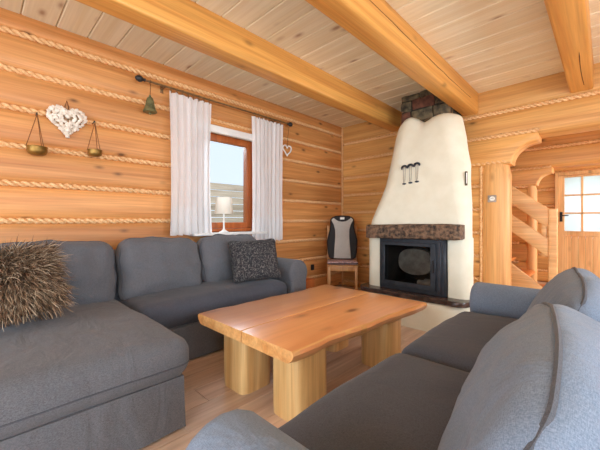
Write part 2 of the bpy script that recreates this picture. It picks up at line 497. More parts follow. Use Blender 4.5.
# stub log carved to a quarter arch above the post
arc = [(-0.775, 1.70)]
for k in range(9):
    a = k/8*PI/2
    arc.append((-0.515-0.235*math.cos(a), 1.70+0.225*math.sin(a)))
arc = [(u-0.022, v-0.01) for u, v in arc]
outl = [(-1.32, 1.70)]+arc+[(-0.522, 1.925), (-0.522, 1.985), (-0.537, 2.005), (-1.32, 2.012)]
add_prism(bm, outl, YB-0.01, YB+0.24, 0.014, 2, lambda u, v, d: V((u, d, v)))
wall_back = tag(obj('wall_back', bm, M['log_back'], smooth=50), 'log wall behind the fireplace, carved open beside the post', 'wall', kind='structure')
for z in ZBk:
    bm = BM()
    if z > 2.1: rope(bm, (XL+0.02, YB+0.022, z), (XR-0.1, YB+0.022, z))
    elif z > 1.9: rope(bm, (XL+0.02, YB+0.018, z), (-0.52, YB-0.004, z+0.004))
    elif z > 1.7: rope(bm, (XL+0.02, YB+0.022, z), (-0.80, YB+0.004, z-0.02))
    else: rope(bm, (XL+0.02, YB+0.022, z), (-1.08, YB+0.022, z))
    obj('rope_seam', bm, M['rope'], wall_back, 80)
bm = BM(); rope(bm, (XL+0.012, YB-0.012, 0.0), (XL+0.012, YB-0.012, ZC), 0.008, 0.009, 0.07); obj('rope_seam', bm, M['rope'], wall_back, 80)
bm = BM(); rope(bm, (-1.068, YB-0.005, 0.0), (-1.068, YB-0.005, 1.69), 0.011, 0.008, 0.04, 0.008); obj('rope_seam', bm, M['rope'], wall_back, 80)

# round post at the opening
bm = BM(); rings = []
for k in range(15):
    z = 1.705*k/14
    ring = []
    for j in range(28):
        a = 2*PI*j/28; ca, sa = math.cos(a), math.sin(a)
        e = 2/3.0
        rx = 0.143+0.004*noise.noise(V((ca, sa, z*1.5))); 
        if z > 1.62: rx -= (z-1.62)*0.25
        ring.append(V((-0.932+rx*math.copysign(abs(ca)**e, ca), YB+0.10+(rx+0.0)*math.copysign(abs(sa)**e, sa), z)))
    rings.append(ring)
loft(bm, rings)
tag(obj('log_pillar', bm, M['log_post'], smooth=60), 'thick round pine post at the opening right of the fireplace', 'post', kind='structure')

# ------------------------------------------------------------------ rest of the shell (behind and beside the camera)
def holed(name, axis, pos, thick, a0, a1, z1, holes, mat, label):
    bm = BM(); xs = sorted({a0, a1, *[h[0] for h in holes], *[h[1] for h in holes]})
    for p, q in zip(xs, xs[1:]):
        hs = [h for h in holes if h[0] <= p+1e-6 and h[1] >= q-1e-6]
        zs = [(0, z1)] if not hs else [(0, hs[0][2]), (hs[0][3], z1)]
        for s, e in zs:
            if e-s < 1e-4: continue
            lo, hi = ((pos, p, s), (pos+thick, q, e)) if axis == 'Y' else ((p, pos, s), (q, pos+thick, e))
            add_box(bm, lo, hi)
    return tag(obj(name, bm, mat), label, 'wall', kind='structure')
holed('wall_right', 'Y', XR, 0.2, YR, YB+0.2, ZC, [(-1.4, 0.6, 0.7, 2.1), (1.2, 2.6, 0.8, 2.1)], M['log_left'], 'plain pine wall with two windows opposite the curtained one')
holed('wall_rear', 'X', YR-0.2, 0.2, XL-0.2, XR+0.2, ZC, [(-2.3, -0.5, 0.15, 2.1), (0.2, 1.8, 0.15, 2.1)], M['log_back'], 'pine wall with tall glazed openings facing the fireplace')

bm = BM()
x = XL-0.05; k = 0
while x < XR+0.1:
    w = 0.185
    y = YR-0.1-random.random()*1.2
    while y < 7.4:
        L = 1.3; add_box(bm, (x+0.0012, max(y, YR-0.15)+0.0012, -0.03), (x+w-0.0012, min(y+L, 7.4)-0.0012, 0.0), 0.0012, 1)
        y += L
        if y+0.05 > 7.4: break
    x += w
add_box(bm, (XL-0.1, YR-0.2, -0.08), (XR+0.2, 7.4, -0.031), mi=1)
tag(obj('floor', bm, [M['floor'], M['gap']]), 'pinkish brown laminate floor of narrow boards', 'floor', kind='structure')

bm = BM()
y = YR-0.1+0.021; k = 0
while y < 7.3:
    w = 0.209
    g = 0.004
    x0 = XL-0.15
    # board with chamfered lower arrises
    pr = [(y+g*0.4, ZC+0.02), (y+g*0.4, ZC+0.007), (y+g*0.4+0.007, ZC), (y+w-g*0.4-0.007, ZC), (y+w-g*0.4, ZC+0.007), (y+w-g*0.4, ZC+0.02)]
    cuts = [x0, x0+1.2+random.random()*1.8, XR+0.2] if False else [x0, XR+0.2]
    for p, q in zip(cuts, cuts[1:]):
        loft(bm, [[V((p, a, b_)) for a, b_ in pr], [V((q, a, b_)) for a, b_ in pr]])
    y += w
add_box(bm, (XL-0.2, YR-0.2, ZC+0.021), (XR+0.2, 7.4, ZC+0.08), mi=1)
tag(obj('ceiling', bm, [M['ceil'], M['gap']], smooth=20), 'whitewashed pine board ceiling', 'ceiling', kind='structure')

BEAMS = [(-2.235, -2.062, 'timber ceiling beam nearest the curtained window wall'),
         (-1.275, -1.100, 'timber ceiling beam with a long crack, meeting the wall beside the chimney'),
         (-0.268, -0.092, 'timber ceiling beam ending above the doorway opening'),
         (0.75, 0.92, 'timber ceiling beam above the back of the right sofa')]
for bi, (x0, x1, lab) in enumerate(BEAMS):
    bm = BM(); zb = 2.335
    rings = []
    nn = 44
    hx, hz = (x1-x0)/2, (ZC-zb)/2+0.01
    for k in range(nn+1):
        y = YR-0.05+(YB+0.12-YR)*k/nn
        ring = []
        for u, v in rrect(hx, hz, 0.02, 4):
            w = 0.004*noise.noise(V((y*0.9, u*9+bi*5, v*9)))
            ring.append(V(((x0+x1)/2+u*(1+w*6), y, zb+hz+v*(1+w*4))))
        rings.append(ring)
    loft(bm, rings)
    if bi in (1, 2):
        # drying crack along the right-hand face, a thin wedge of dark wood
        ys = [0.4+0.14*i for i in range(26)] if bi == 1 else [3.2+0.08*i for i in range(11)]
        for i in range(len(ys)-1):
            def zz(y): return zb+0.125+0.022*math.sin(y*1.3)+0.008*noise.noise(V((y*6, bi, 0)))
            ya, yb = ys[i], ys[i+1]
            wa = 0.0035*(0.4+abs(noise.noise(V((ya*2, 3, 1)))))*(0 if i == 0 else 1)+0.0006
            wb = 0.0035*(0.4+abs(noise.noise(V((yb*2, 3, 1)))))+0.0006
            if bi == 1:
                r0 = [V((x1+0.0012, ya, zz(ya)-wa)), V((x1+0.0012, ya, zz(ya)+wa)), V((x1-0.02, ya, zz(ya)+wa)), V((x1-0.02, ya, zz(ya)-wa))]
                r1 = [V((x1+0.0012, yb, zz(yb)-wb)), V((x1+0.0012, yb, zz(yb)+wb)), V((x1-0.02, yb, zz(yb)+wb)), V((x1-0.02, yb, zz(yb)-wb))]
            else:
                xx = lambda y: (x0+x1)/2+0.03+0.01*math.sin(y*3)
                r0 = [V((xx(ya)-wa, ya, zb-0.002)), V((xx(ya)+wa, ya, zb-0.002)), V((xx(ya)+wa, ya, zb+0.02)), V((xx(ya)-wa, ya, zb+0.02))]
                r1 = [V((xx(yb)-wb, yb, zb-0.002)), V((xx(yb)+wb, yb, zb-0.002)), V((xx(yb)+wb, yb, zb+0.02)), V((xx(yb)-wb, yb, zb+0.02))]
            loft(bm, [r0, r1], mi=1)
    tag(obj('ceiling_beam', bm, [M['beam'], M['crack']], smooth=50), lab, 'beam', 'ceiling beams', 'structure')

# ------------------------------------------------------------------ window in the left wall
win = tag(bpy.data.objects.new('window_1', None), 'orange brown framed window between the white curtains', 'window', kind='structure'); COL.objects.link(win)
win.location = (XL, (WY0+WY1)/2, WZ0)
def wl(y0, y1, z0, z1, x0, x1, bev=0.006):   # helper in window-local coordinates
    bm = BM(); add_box(bm, (x0, y0-(WY0+WY1)/2, z0-WZ0), (x1, y1-(WY0+WY1)/2, z1-WZ0), bev); return bm
def wl_multi(lst):
    bm = BM()
    for (y0, y1, z0, z1, x0, x1) in lst: add_box(bm, (x0, y0-(WY0+WY1)/2, z0-WZ0), (x1, y1-(WY0+WY1)/2, z1-WZ0), 0.006)
    return bm
obj('window_frame', wl_multi([(WY0, WY0+0.055, WZ0, WZ1, -0.2, 0.012), (WY1-0.055, WY1, WZ0, WZ1, -0.2, 0.012), (WY0+0.055, WY1-0.055, WZ0, WZ0+0.034, -0.2, 0.008), (WY0+0.055, WY1-0.055, WZ1-0.044, WZ1, -0.2, 0.008)]), M['window'], win)
obj('window_sash', wl_multi([(WY0+0.057, WY0+0.12, WZ0+0.036, WZ1-0.046, -0.07, -0.015), (WY1-0.125, WY1-0.057, WZ0+0.036, WZ1-0.046, -0.07, -0.015), (WY0+0.12, WY1-0.125, WZ0+0.036, WZ0+0.105, -0.068, -0.017), (WY0+0.12, WY1-0.125, WZ1-0.13, WZ1-0.046, -0.068, -0.017)]), M['window'], win)
obj('window_pane', wl(WY0+0.11, WY1-0.115, WZ0+0.095, WZ1-0.12, -0.048, -0.038, 0), M['glass'], win)
tag(obj('window_sill', wl(WY0-0.06, WY1+0.07, WZ0-0.035, WZ0-0.005, -0.05, 0.13, 0.008), M['white'], win), 'white window sill')
bm = wl(WY0-0.04, WY1+0.02, 2.005, 2.085, 0.015, 0.075, 0.012)
tag(obj('blind_cassette', bm, M['white'], win), 'white roller blind cassette')

# outside the window
fence = thing('garden_fence', 'weathered grey board fence seen outside the window', 'fence', (-6.0, 2.5, -0.1))
bm = BM()
for k in range(13):
    z = 0.05+k*0.148
    add_box(bm, (-0.012+0.004*(k % 2), -2.6, z), (0.012+0.004*(k % 2), 5.2, z+0.136), 0.003, 1)
obj('fence_boards', bm, M['fence'], fence)
for yy in (-2.2, -0.3, 2.2, 3.6, 5.0):
    bm = BM(); add_box(bm, (-0.10, yy-0.05, 0), (-0.014, yy+0.05, 1.90), 0.006); obj('fence_post', bm, M['fence'], fence)
bm = BM(); add_box(bm, (-30, -30, -0.3), (30, 30, -0.2)); tag(obj('ground', bm, M['grass']), 'lawn outside the cabin', 'ground', kind='structure')

# ------------------------------------------------------------------ curtains, rod, hanging things
ROD_X, ROD_Z = XL+0.10, 2.325
rod = thing('curtain_rod', 'dark iron curtain rod with knob ends above the window', 'curtain rod', (ROD_X, 1.965, ROD_Z))
bm = BM(); add_tube(bm, [(0, -0.90, 0), (0, 0.90, 0)], 0.009, 10); obj('rod', bm, M['rodmetal'], rod)
for s in (-1, 1):
    bm = BM()
    add_lathe(bm, [(0.002, -0.05), (0.016, -0.045), (0.012, -0.03), (0.026, -0.012), (0.03, 0.005), (0.024, 0.025), (0.01, 0.038), (0.001, 0.042)], 14, Matrix.Translation((0, s*0.935, 0)) @ Matrix.Rotation(-s*PI/2, 4, 'X'))
    obj('finial', bm, M['leather_dark'], rod)
    bm = BM(); add_tube(bm, [(0, s*0.70, 0.0), (-0.05, s*0.70, 0.004), (-0.098, s*0.70, 0.0)], 0.008, 8); add_box(bm, (-0.104, s*0.70-0.015, -0.035), (-0.096, s*0.70+0.015, 0.035), 0.003)
    obj('bracket', bm, M['rodmetal'], rod)

def curtain(name, label, y0, y1, zt, zb, x, folds, seed):
    t = thing(name, label, 'curtain', (x, (y0+y1)/2, zb))
    bm = BM(); nu, nv = 110, 30
    h = zt-zb; g = []
    for j in range(nv+1):
        row = []; f = j/nv
        for i in range(nu+1):
            u = i/nu
            ph = u*folds*2*PI+0.8*math.sin(u*5+seed)+0.25*math.sin(f*3+u*9+seed)
            am = 0.020+0.012*f+0.008*math.sin(u*11+seed)
            wd = (y1-y0)*(1-0.06*math.sin(f*PI))
            dx = am*math.sin(ph)+0.01*noise.noise(V((u*4, f*3, seed)))
            yy = (u-0.5)*wd+0.010*math.sin(ph*2+1)
            zz = h*(1-f)
            if f > 0.97: zz += 0.008*math.sin(u*40)
            row.append(bm.verts.new((dx, yy, zz)))
        g.append(row)
    for j in range(nv):
        for i in range(nu): bm.faces.new((g[j][i], g[j][i+1], g[j+1][i+1], g[j+1][i]))
    obj('cloth', bm, M['curtain'], t, 180)
    # hem bands, a second layer of cloth at foot and head
    bm = BM()
    for (fa, fb) in ((0.80, 0.985),):
        gg = []
        for j in range(5):
            f = fa+(fb-fa)*j/4; row = []
            k0 = f*nv; j0 = min(nv-1, int(k0)); fr = k0-j0
            for i in range(nu+1):
                u = i/nu
                ph = u*folds*2*PI+0.8*math.sin(u*5+seed)+0.25*math.sin(f*3+u*9+seed)
                am = 0.020+0.012*f+0.008*math.sin(u*11+seed)
                wd = (y1-y0)*(1-0.06*math.sin(f*PI))
                row.append(bm.verts.new((am*math.sin(ph)+0.01*noise.noise(V((u*4, f*3, seed)))+0.003, (u-0.5)*wd+0.010*math.sin(ph*2+1), h*(1-f))))
            gg.append(row)
        for j in range(4):
            for i in range(nu): bm.faces.new((gg[j][i], gg[j][i+1], gg[j+1][i+1], gg[j+1][i]))
    obj('hem', bm, M['curtain'], t, 180)
    nr = 8
    for k in range(nr):
        bm = BM(); yy = -(y1-y0)/2+(y1-y0)*(k+0.5)/nr
        zc = ROD_Z-zb
        add_tube(bm, [(0.017*math.cos(a*PI/6)+ROD_X-x, yy+0.003*math.sin(a), zc-0.006+0.021*math.sin(a*PI/6)) for a in range(12)], 0.0022, 5, closed=True)
        add_box(bm, (ROD_X-x-0.004, yy-0.004, zc-0.05), (ROD_X-x+0.004, yy+0.004, zc-0.024), 0.001, 1)
        obj('curtain_ring', bm, M['rodmetal'], t)
    return t
curtain('curtain', 'white sheer curtain left of the window, nearer the bell', 1.285, 1.745, 2.29, 0.915, ROD_X, 7, 1.0)
curtain('curtain', 'white sheer curtain right of the window, beside the wire heart', 2.285, 2.755, 2.29, 0.80, ROD_X, 7, 4.2)

# bell on a cord at the rod's left end
bell = thing('bell', 'small greenish bronze bell hanging from the left end of the curtain rod', 'bell', (ROD_X, 1.118, 2.0))
bm = BM(); add_lathe(bm, [(0.066, 0.0), (0.071, 0.008), (0.056, 0.034), (0.045, 0.075), (0.039, 0.118), (0.030, 0.148), (0.012, 0.163), (0.010, 0.182), (0.001, 0.184)], 22)
obj('bell_body', bm, M['bronze'], bell)
bm = BM(); add_tube(bm, [(0, 0, 0.18), (0.001, 0.004, 0.25), (0, 0.002, 0.308)], 0.004, 6); add_tube(bm, [(0.017*math.cos(a*PI/6), 0, 0.325+0.017*math.sin(a*PI/6)) for a in range(12)], 0.003, 5, closed=True)
obj('cord', bm, M['cord'], bell)
bm = BM(); add_tube(bm, [(0, 0, 0.03), (0, 0, -0.01)], 0.004, 6); add_lathe(bm, [(0.001, -0.028), (0.011, -0.022), (0.013, -0.014), (0.009, -0.006), (0.001, -0.002)], 10)
obj('clapper', bm, M['bronze'], bell)
bell.scale = (0.86, 0.86, 0.86)
bell.location.z = 2.045

def heart_pt(t):
    return (16*math.sin(t)**3/16.0, (13*math.cos(t)-5*math.cos(2*t)-2*math.cos(3*t)-math.cos(4*t))/16.0)

# chip heart
hw = thing('heart_wreath', 'cream heart of curled wood chips hanging between the brass pots', 'wreath', (XL+0.005, 0.512, 1.70))
bm = BM(); hs = 0.118; hz0 = 0.150
out = [(heart_pt(2*PI*k/48)[0]*hs*0.86, heart_pt(2*PI*k/48)[1]*hs*0.86+hz0) for k in range(48)]
add_prism(bm, out, 0.0, 0.03, 0.008, 2, lambda u, v, d: V((d, u, v)))
obj('backing', bm, M['heart_core'], hw)
bm = BM()
for ring_i, (sc, n, xx) in enumerate(((1.0, 40, 0.026), (0.72, 30, 0.04), (0.42, 18, 0.042))):
    for k in range(n):
        t = 2*PI*(k+0.3*ring_i)/n
        u, v = heart_pt(t); p = V((xx+random.uniform(-.004, .006), u*hs*sc, v*hs*sc+hz0+(1-sc)*0.015))
        rot = Matrix.Rotation(random.uniform(0, 2*PI), 3, 'X') @ Matrix.Rotation(random.uniform(-0.6, 0.6), 3, 'Z') @ Matrix.Rotation(random.uniform(-0.5, 0.5), 3, 'Y')
        cushion(bm, p, (0.014, 0.036*random.uniform(.8, 1.15), 0.026*random.uniform(.8, 1.2)), 0.006, n=3, rot=rot)
obj('chips', bm, M['chips'], hw)
bm = BM(); add_tube(bm, [(0.01, -0.004, hz0+0.06), (0.004, -0.012, 0.26), (0.0, 0.0, 0.31), (0.004, 0.012, 0.26), (0.01, 0.004, hz0+0.06)], 0.004, 6)
obj('hanging_loop', bm, M['cord'], hw)
bm = BM()
for a, bq in ((-0.012, 0.0), (0.012, 0.004), (0.0, -0.016)): cushion(bm, (0.05, a, hz0+bq), (0.012, 0.016, 0.016), 0.008, n=3)
obj('centre_beads', bm, M['heart_core'], hw)

def pot(y, z, w, ztop, label):
    t = thing('hanging_pot', label, 'hanging pot', (XL+0.075, y, z), group='brass pots on the log wall')
    bm = BM(); r = w/2; h = r*1.02
    add_lathe(bm, [(0.001, 0.0), (r*0.55, 0.002), (r*0.86, h*0.2), (r, h*0.5), (r*0.97, h*0.85), (r*1.04, h), (r*0.96, h*1.0), (r*0.88, h*0.82), (r*0.9, h*0.5), (r*0.7, h*0.2), (0.001, h*0.12)], 24)
    obj('bowl', bm, M['brass'], t)
    top = ztop-z
    for k in range(3):
        a = 2*PI*k/3+0.5
        bm = BM(); add_tube(bm, [(r*math.cos(a), r*math.sin(a), h), (r*math.cos(a)*0.5, r*math.sin(a)*0.5, (h+top)/2), (0, 0, top)], 0.0026, 5)
        obj('cord', bm, M['cord'], t)
    bm = BM(); add_tube(bm, [(0, 0, top-0.004), (-0.008, 0, top+0.016), (-0.03, 0, top+0.014), (-0.072, 0, top+0.008)], 0.004, 6); obj('hook', bm, M['iron'], t)
pot(0.322, 1.535, 0.125, 1.84, 'brass hanging pot on cords left of the chip heart')
pot(0.69, 1.58, 0.105, 1.86, 'brass hanging pot on cords right of the chip heart')

wh = thing('wire_heart', 'small open white heart hanging from the right end of the curtain rod', 'heart ornament', (XL+0.06, 2.885, 1.915))
bm = BM(); hs2 = 0.075
add_tube(bm, [(0.004*math.sin(k), heart_pt(2*PI*k/40)[0]*hs2, heart_pt(2*PI*k/40)[1]*hs2+0.078) for k in range(40)], 0.009, 7, closed=True); obj('heart_ring', bm, M['white'], wh)
bm = BM(); add_tube(bm, [(0, 0, 0.095), (0.01, 0.003, 0.25), (0.04, 0.0, 0.395)], 0.003, 5); add_tube(bm, [(0.04+0.015*math.cos(a*PI/6), 0, 0.409+0.015*math.sin(a*PI/6)) for a in range(12)], 0.0025, 5, closed=True)
obj('cord', bm, M['cord'], wh)
bm = BM(); cushion(bm, (0, 0, 0.115), (0.016, 0.02, 0.03), 0.008, n=3); obj('bead', bm, M['heart_core'], wh)

# table lamp on the sill
lamp = thing('table_lamp', 'white shaded table lamp on the window sill behind the sofa', 'lamp', (XL+0.085, 1.905, WZ0-0.005))
bm = BM(); add_lathe(bm, [(0.001, 0.0), (0.05, 0.0), (0.052, 0.008), (0.022, 0.022), (0.011, 0.04), (0.009, 0.10), (0.013, 0.12), (0.009, 0.14), (0.008, 0.25), (0.001, 0.255)], 18); obj('lamp_base', bm, M['white'], lamp)
bm = BM(); rings = []
for r, z in ((0.098, 0.205), (0.082, 0.385)):
    rings.append([V((r*(1+0.03*(k % 2))*math.cos(2*PI*k/48), r*(1+0.03*(k % 2))*math.sin(2*PI*k/48), z)) for k in range(48)])
loft(bm, rings, cap0=False, cap1=False); obj('lamp_shade', bm, M['shade'], lamp, 60)
bm = BM()
for a in range(3): add_tube(bm, [(0, 0, 0.36), (0.061*math.cos(a*2.094), 0.061*math.sin(a*2.094), 0.366)], 0.002, 5)
add_tube(bm, [(0, 0, 0.25), (0, 0, 0.362)], 0.003, 6); obj('shade_holder', bm, M['rodmetal'], lamp)

# ------------------------------------------------------------------ sofas
def arm_outline(w=0.25, top=0.655):
    r = w/2; cz = top-r
    pts = [(-r*0.80, 0.03), (r*0.80, 0.03), (r*0.80, cz-r*0.62)]
    for k in range(15):
        a = -0.70+(PI+1.4)*k/14
        pts.append((r*math.cos(a), cz+r*math.sin(a)))
    pts.append((-r*0.80, cz-r*0.62))
    return pts
def dense(pts, d=0.05):
    out = []
    for a, b_ in zip(pts, pts[1:]+pts[:1]):
        a, b_ = V(a), V(b_); n = max(1, int((b_-a).length/d))
        for k in range(n): out.append(a+(b_-a)*k/n)
    return out

def arm(parent, x, y0, y1, mat, w=0.25, top=0.655):
    bm = BM(); o = arm_outline(w, top)
    add_prism(bm, o, y0, y1, 0.035, 4, lambda u, v, d: V((x+u, d, v)))
    a = obj('armrest', bm, mat, parent, 60)
    bm = BM(); r = w/2-0.03; cz = top-w/2
    pts = [(-r*0.80, 0.05)]+[(r*math.cos(PI+0.7-(PI+1.4)*k/14), cz+r*math.sin(PI+0.7-(PI+1.4)*k/14)) for k in range(15)]+[(r*0.80, 0.05)]
    add_tube(bm, [(x+u, y1-0.006, v) for u, v in pts], 0.005, 6); obj('piping', bm, M['piping'], a)
    return a

def skirt_panel(bm, p0, p1, z0, z1, nrm, t=0.014, flare=0.012, seed=0):
    p0, p1, nrm = V(p0), V(p1), V(nrm)
    n = max(3, int((p1-p0).length/0.05)); rings = []
    for k in range(n+1):
        p = p0+(p1-p0)*k/n
        ring = []
        for z, fl in ((z0, flare), ((z0+z1)/2, flare*0.4), (z1, 0)):
            q = p+nrm*(fl*(1+0.8*noise.noise(V((k*0.4, seed, z)))))
            ring.append(V((q.x, q.y, z)))
        for z, fl in ((z1, 0), (z0, flare)):
            q = p+nrm*(fl-t); ring.append(V((q.x, q.y, z)))
        rings.append(ring)
    loft(bm, rings)

def loop_piping(parent, c, size, r, y, corner, rot, crown, seed, amp, freq, deform, rad=0.006):
    """welt running round a cushion at thickness y, on the surface of the rounded box"""
    hx, hy, hz = size[0]/2, size[1]/2, size[2]/2
    ry = min(r, hy*0.98)
    dy = max(0, abs(y)-(hy-ry))/ry
    ins = r*(1-math.sqrt(max(0, 1-dy*dy)))
    bm = BM(); pts = []
    for u, v in dense(rrect(hx-ins, hz-ins, corner, 6), 0.04):
        p = swell(V((u, y, v)), size, crown, seed, amp, freq, deform)
        pts.append(V(c)+(rot @ p))
    add_tube(bm, pts, rad, 6, closed=True)
    return obj('piping', bm, M['piping'], parent)

# ---- corner sofa along the left wall. local x runs towards the camera (-Y), local y out from the wall (+X)
sl = thing('corner_sofa', 'grey corner sofa with chaise along the window wall', 'sofa', (XL+0.05, 0, 0), -PI/2)
XC0, XC1 = -0.765, 0.17          # chaise
XA = -2.17                       # inner face of the arm
fm = M['sofa']
bm = BM(); add_box(bm, (XA, 0.03, 0.04), (XC1+0.22, 0.79, 0.27), 0.015); add_box(bm, (XC0+0.02, 0.6, 0.04), (XC1-0.01, 1.485, 0.27), 0.015); obj('sofa_base', bm, fm, sl)
bm = BM(); cushion(bm, ((XA+XC1+0.22)/2, 0.10, 0.46), (XC1+0.22-XA, 0.17, 0.66), 0.06, (0, 0.015, 0.02), 14, amp=0.008, seed=2); obj('backrest', bm, fm, sl, 180)
bm = BM()
skirt_panel(bm, (XC0-0.002, 0.80, 0), (XA, 0.80, 0), 0.012, 0.262, (0, 1, 0), seed=1)
obj('skirt', bm, fm, sl, 50)
bm = BM(); skirt_panel(bm, (XC0+0.02, 1.50, 0), (XC1, 1.50, 0), 0.012, 0.262, (0, 1, 0), seed=2, flare=0.02)
s1 = tag(obj('skirt', bm, fm, sl, 50), None)
bm = BM(); skirt_panel(bm, (XC0, 0.80, 0), (XC0, 1.41, 0), 0.012, 0.262, (-1, 0, 0), seed=3, flare=0.02)
skirt_panel(bm, (XC0+0.012, 1.425, 0), (XC0+0.012, 1.462, 0), 0.012, 0.262, (-1, 0, 0), seed=4, flare=0.012)
obj('skirt', bm, fm, sl, 50)
# seat cushions
bm = BM(); cushion(bm, ((XA+XC0)/2, 0.50, 0.365), (XC0-XA-0.012, 0.62, 0.19), 0.07, (0, 0.01, 0.03), 22, amp=0.010, seed=5, freq=5)
seat = obj('seat_cushion', bm, M['sofa_seat_shaded'], sl, 180)
bm = BM(); add_tube(bm, [((XA+0.05)+(XC0-XA-0.1)*k/20, 0.802, 0.315+0.004*math.sin(k)) for k in range(21)], 0.005, 6); obj('piping', bm, M['piping'], seat)
bm = BM(); cushion(bm, ((XC0+XC1)/2, 0.865, 0.355), (XC1-XC0+0.05, 1.315, 0.20), 0.08, (0, 0.0, 0.035), 26, amp=0.008, seed=9, freq=4)
ch = obj('chaise_cushion', bm, M['sofa'], sl, 180)
def flat_piping(parent, c, size, r, z, corner, crown, seed, amp, freq, rad=0.0045):
    hx, hy, hz = size[0]/2, size[1]/2, size[2]/2
    dz = max(0, abs(z)-(hz-min(r, hz*.98)))/min(r, hz*.98); ins = r*(1-math.sqrt(max(0, 1-dz*dz)))
    bm = BM()
    add_tube(bm, [V(c)+swell(V((u, v, z)), size, crown, seed, amp, freq, None) for u, v in dense(rrect(hx-ins, hy-ins, corner, 8), 0.05)], rad, 6, closed=True)
    return obj('piping', bm, M['piping'], parent)
flat_piping(ch, ((XC0+XC1)/2, 0.865, 0.355), (XC1-XC0+0.05, 1.315, 0.20), 0.08, -0.028, 0.08, (0, 0.0, 0.035), 9, 0.008, 4)
# back cushions
lean = Matrix.Rotation(math.radians(14), 3, 'X')
for k, (xa, xb) in enumerate(((XC0+0.02, XC1-0.02), (-1.445, XC0-0.01), (-2.13, -1.465))):
    c = ((xa+xb)/2, 0.315, 0.665)
    w = xb-xa
    def dfm(p, w=w):
        p = p.copy()
        if p.z > 0: p.z -= 0.02*abs(p.x/(w/2))**3
        return p
    bm = BM(); cushion(bm, c, (w, 0.19, 0.47), 0.075, (0.0, 0.05, 0.02), 26, rot=lean, seed=11+k*3, amp=0.022, freq=6.5, deform=dfm)
    bc = obj('back_cushion', bm, fm, sl, 180)
    loop_piping(bc, c, (w, 0.19, 0.47), 0.075, 0.055, 0.08, lean, (0.0, 0.05, 0.02), 11+k*3, 0.022, 6.5, dfm, 0.0045)
arm(sl, -2.30, 0.03, 0.815, fm, 0.26, 0.655)

# ---- sofa in the foreground right. local x runs away from the camera (+Y), local y towards the table (-X)
sr = thing('sofa', 'blue grey two cushion sofa in the foreground, back to the camera side', 'sofa', (0.23, 0, 0), PI/2)
A0, A1 = 0.50, 2.27
bm = BM(); add_box(bm, (A0-0.02, 0.04, 0.04), (A1+0.02, 0.885, 0.27), 0.015); obj('sofa_base', bm, M['sofa_cool_lit'], sr)
bm = BM(); skirt_panel(bm, (A0, 0.90, 0), (A1, 0.90, 0), 0.012, 0.262, (0, 1, 0), seed=7); obj('skirt', bm, M['sofa_cool_lit'], sr, 50)
bm = BM(); cushion(bm, ((A0+A1)/2, 0.09, 0.37), (A1-A0+0.4, 0.18, 0.60), 0.07, (0, 0.01, 0.02), 16, amp=0.006, seed=22); obj('backrest', bm, M['sofa_cool_lit'], sr, 180)
mid = 1.37
for k, (xa, xb) in enumerate(((A0+0.004, mid-0.003), (mid+0.003, A1-0.004))):
    bm = BM(); cushion(bm, ((xa+xb)/2, 0.56, 0.365), (xb-xa, 0.76, 0.20), 0.07, (0, 0.012, 0.03), 24, amp=0.007, seed=31+k*4, freq=4)
    q = obj('seat_cushion', bm, M['sofa_seat_shaded'], sr, 180)
lean2 = Matrix.Rotation(math.radians(7), 3, 'Z') @ Matrix.Rotation(math.radians(30), 3, 'X')
for k, (xa, xb) in enumerate(((A0+0.005, mid-0.005), (mid+0.005, A1-0.01))):
    w = xb-xa; c = ((xa+xb)/2, 0.362, 0.598)
    def dfm(p, w=w):
        p = p.copy(); p.z -= 0.05*abs(p.x/(w/2))**3*(1 if p.z > 0 else 0); return p
    bm = BM(); cushion(bm, c, (w, 0.16, 0.42), 0.045, (0.0, 0.05, 0.025), 26, rot=lean2, seed=41+k*5, amp=0.016, freq=6, deform=dfm)
    q = obj('back_cushion', bm, M['sofa_cool_lit'], sr, 180)
    for yy in (0.062, -0.055): loop_piping(q, c, (w, 0.16, 0.42), 0.045, yy, 0.06, lean2, (0.0, 0.05, 0.025), 41+k*5, 0.016, 6, dfm, 0.0065)
arm(sr, A0-0.125, 0.04, 0.85, M['sofa_cool_lit'], 0.24, 0.635)
arm(sr, A1+0.125, 0.04, 0.89, M['sofa_cool_lit'], 0.24, 0.635)

# ------------------------------------------------------------------ cushions lying on the sofas
sp = thing('shaggy_pillow', 'brown shaggy fur pillow on the chaise', 'pillow', (-2.31, 0.14, 0.70))
prot = Matrix.Rotation(math.radians(-32), 3, 'Y') @ Matrix.Rotation(math.radians(6), 3, 'X')
bm = BM(); cushion(bm, (0, 0, 0), (0.13, 0.40, 0.36), 0.06, (0.06, 0, 0), 10, rot=prot); obj('pillow_body', bm, M['fur_base'], sp, 180)
bm = BM(); rnd = random.Random(3)
for k in range(5200):
    u, v = rnd.uniform(-1, 1), rnd.uniform(-1, 1)
    side = 1 if rnd.random() < 0.85 else -1
    dep = 0.06*(1-u*u)**.6*(1-v*v)**.6+0.055
    p = V((side*dep, u*0.19, v*0.17))
    nr = V((side*0.9, u*0.9+rnd.uniform(-.5, .5), v*0.9+rnd.uniform(-.6, .4)-0.25)).normalized()
    L = rnd.uniform(0.07, 0.125); sid = nr.cross(V((rnd.uniform(-1, 1), rnd.uniform(-1, 1), rnd.uniform(-1, 1)))).normalized()*rnd.uniform(0.002, 0.0045)
    pts = []; q = p.copy(); d = nr.copy(); row = []
    for s in range(5):
        wd = sid*(1-s/4.3)
        row.append((bm.verts.new(prot @ (q-wd)), bm.verts.new(prot @ (q+wd))))
        d = (d+V((0.02, rnd.uniform(-.22, .22), -0.20+rnd.uniform(-.22, .22)))).normalized(); q = q+d*L/4
    for a, b_ in zip(row, row[1:]): bm.faces.new((a[0], a[1], b_[1], b_[0]))
tag(obj('fur', bm, M['fur'], sp, 180), kind='stuff')

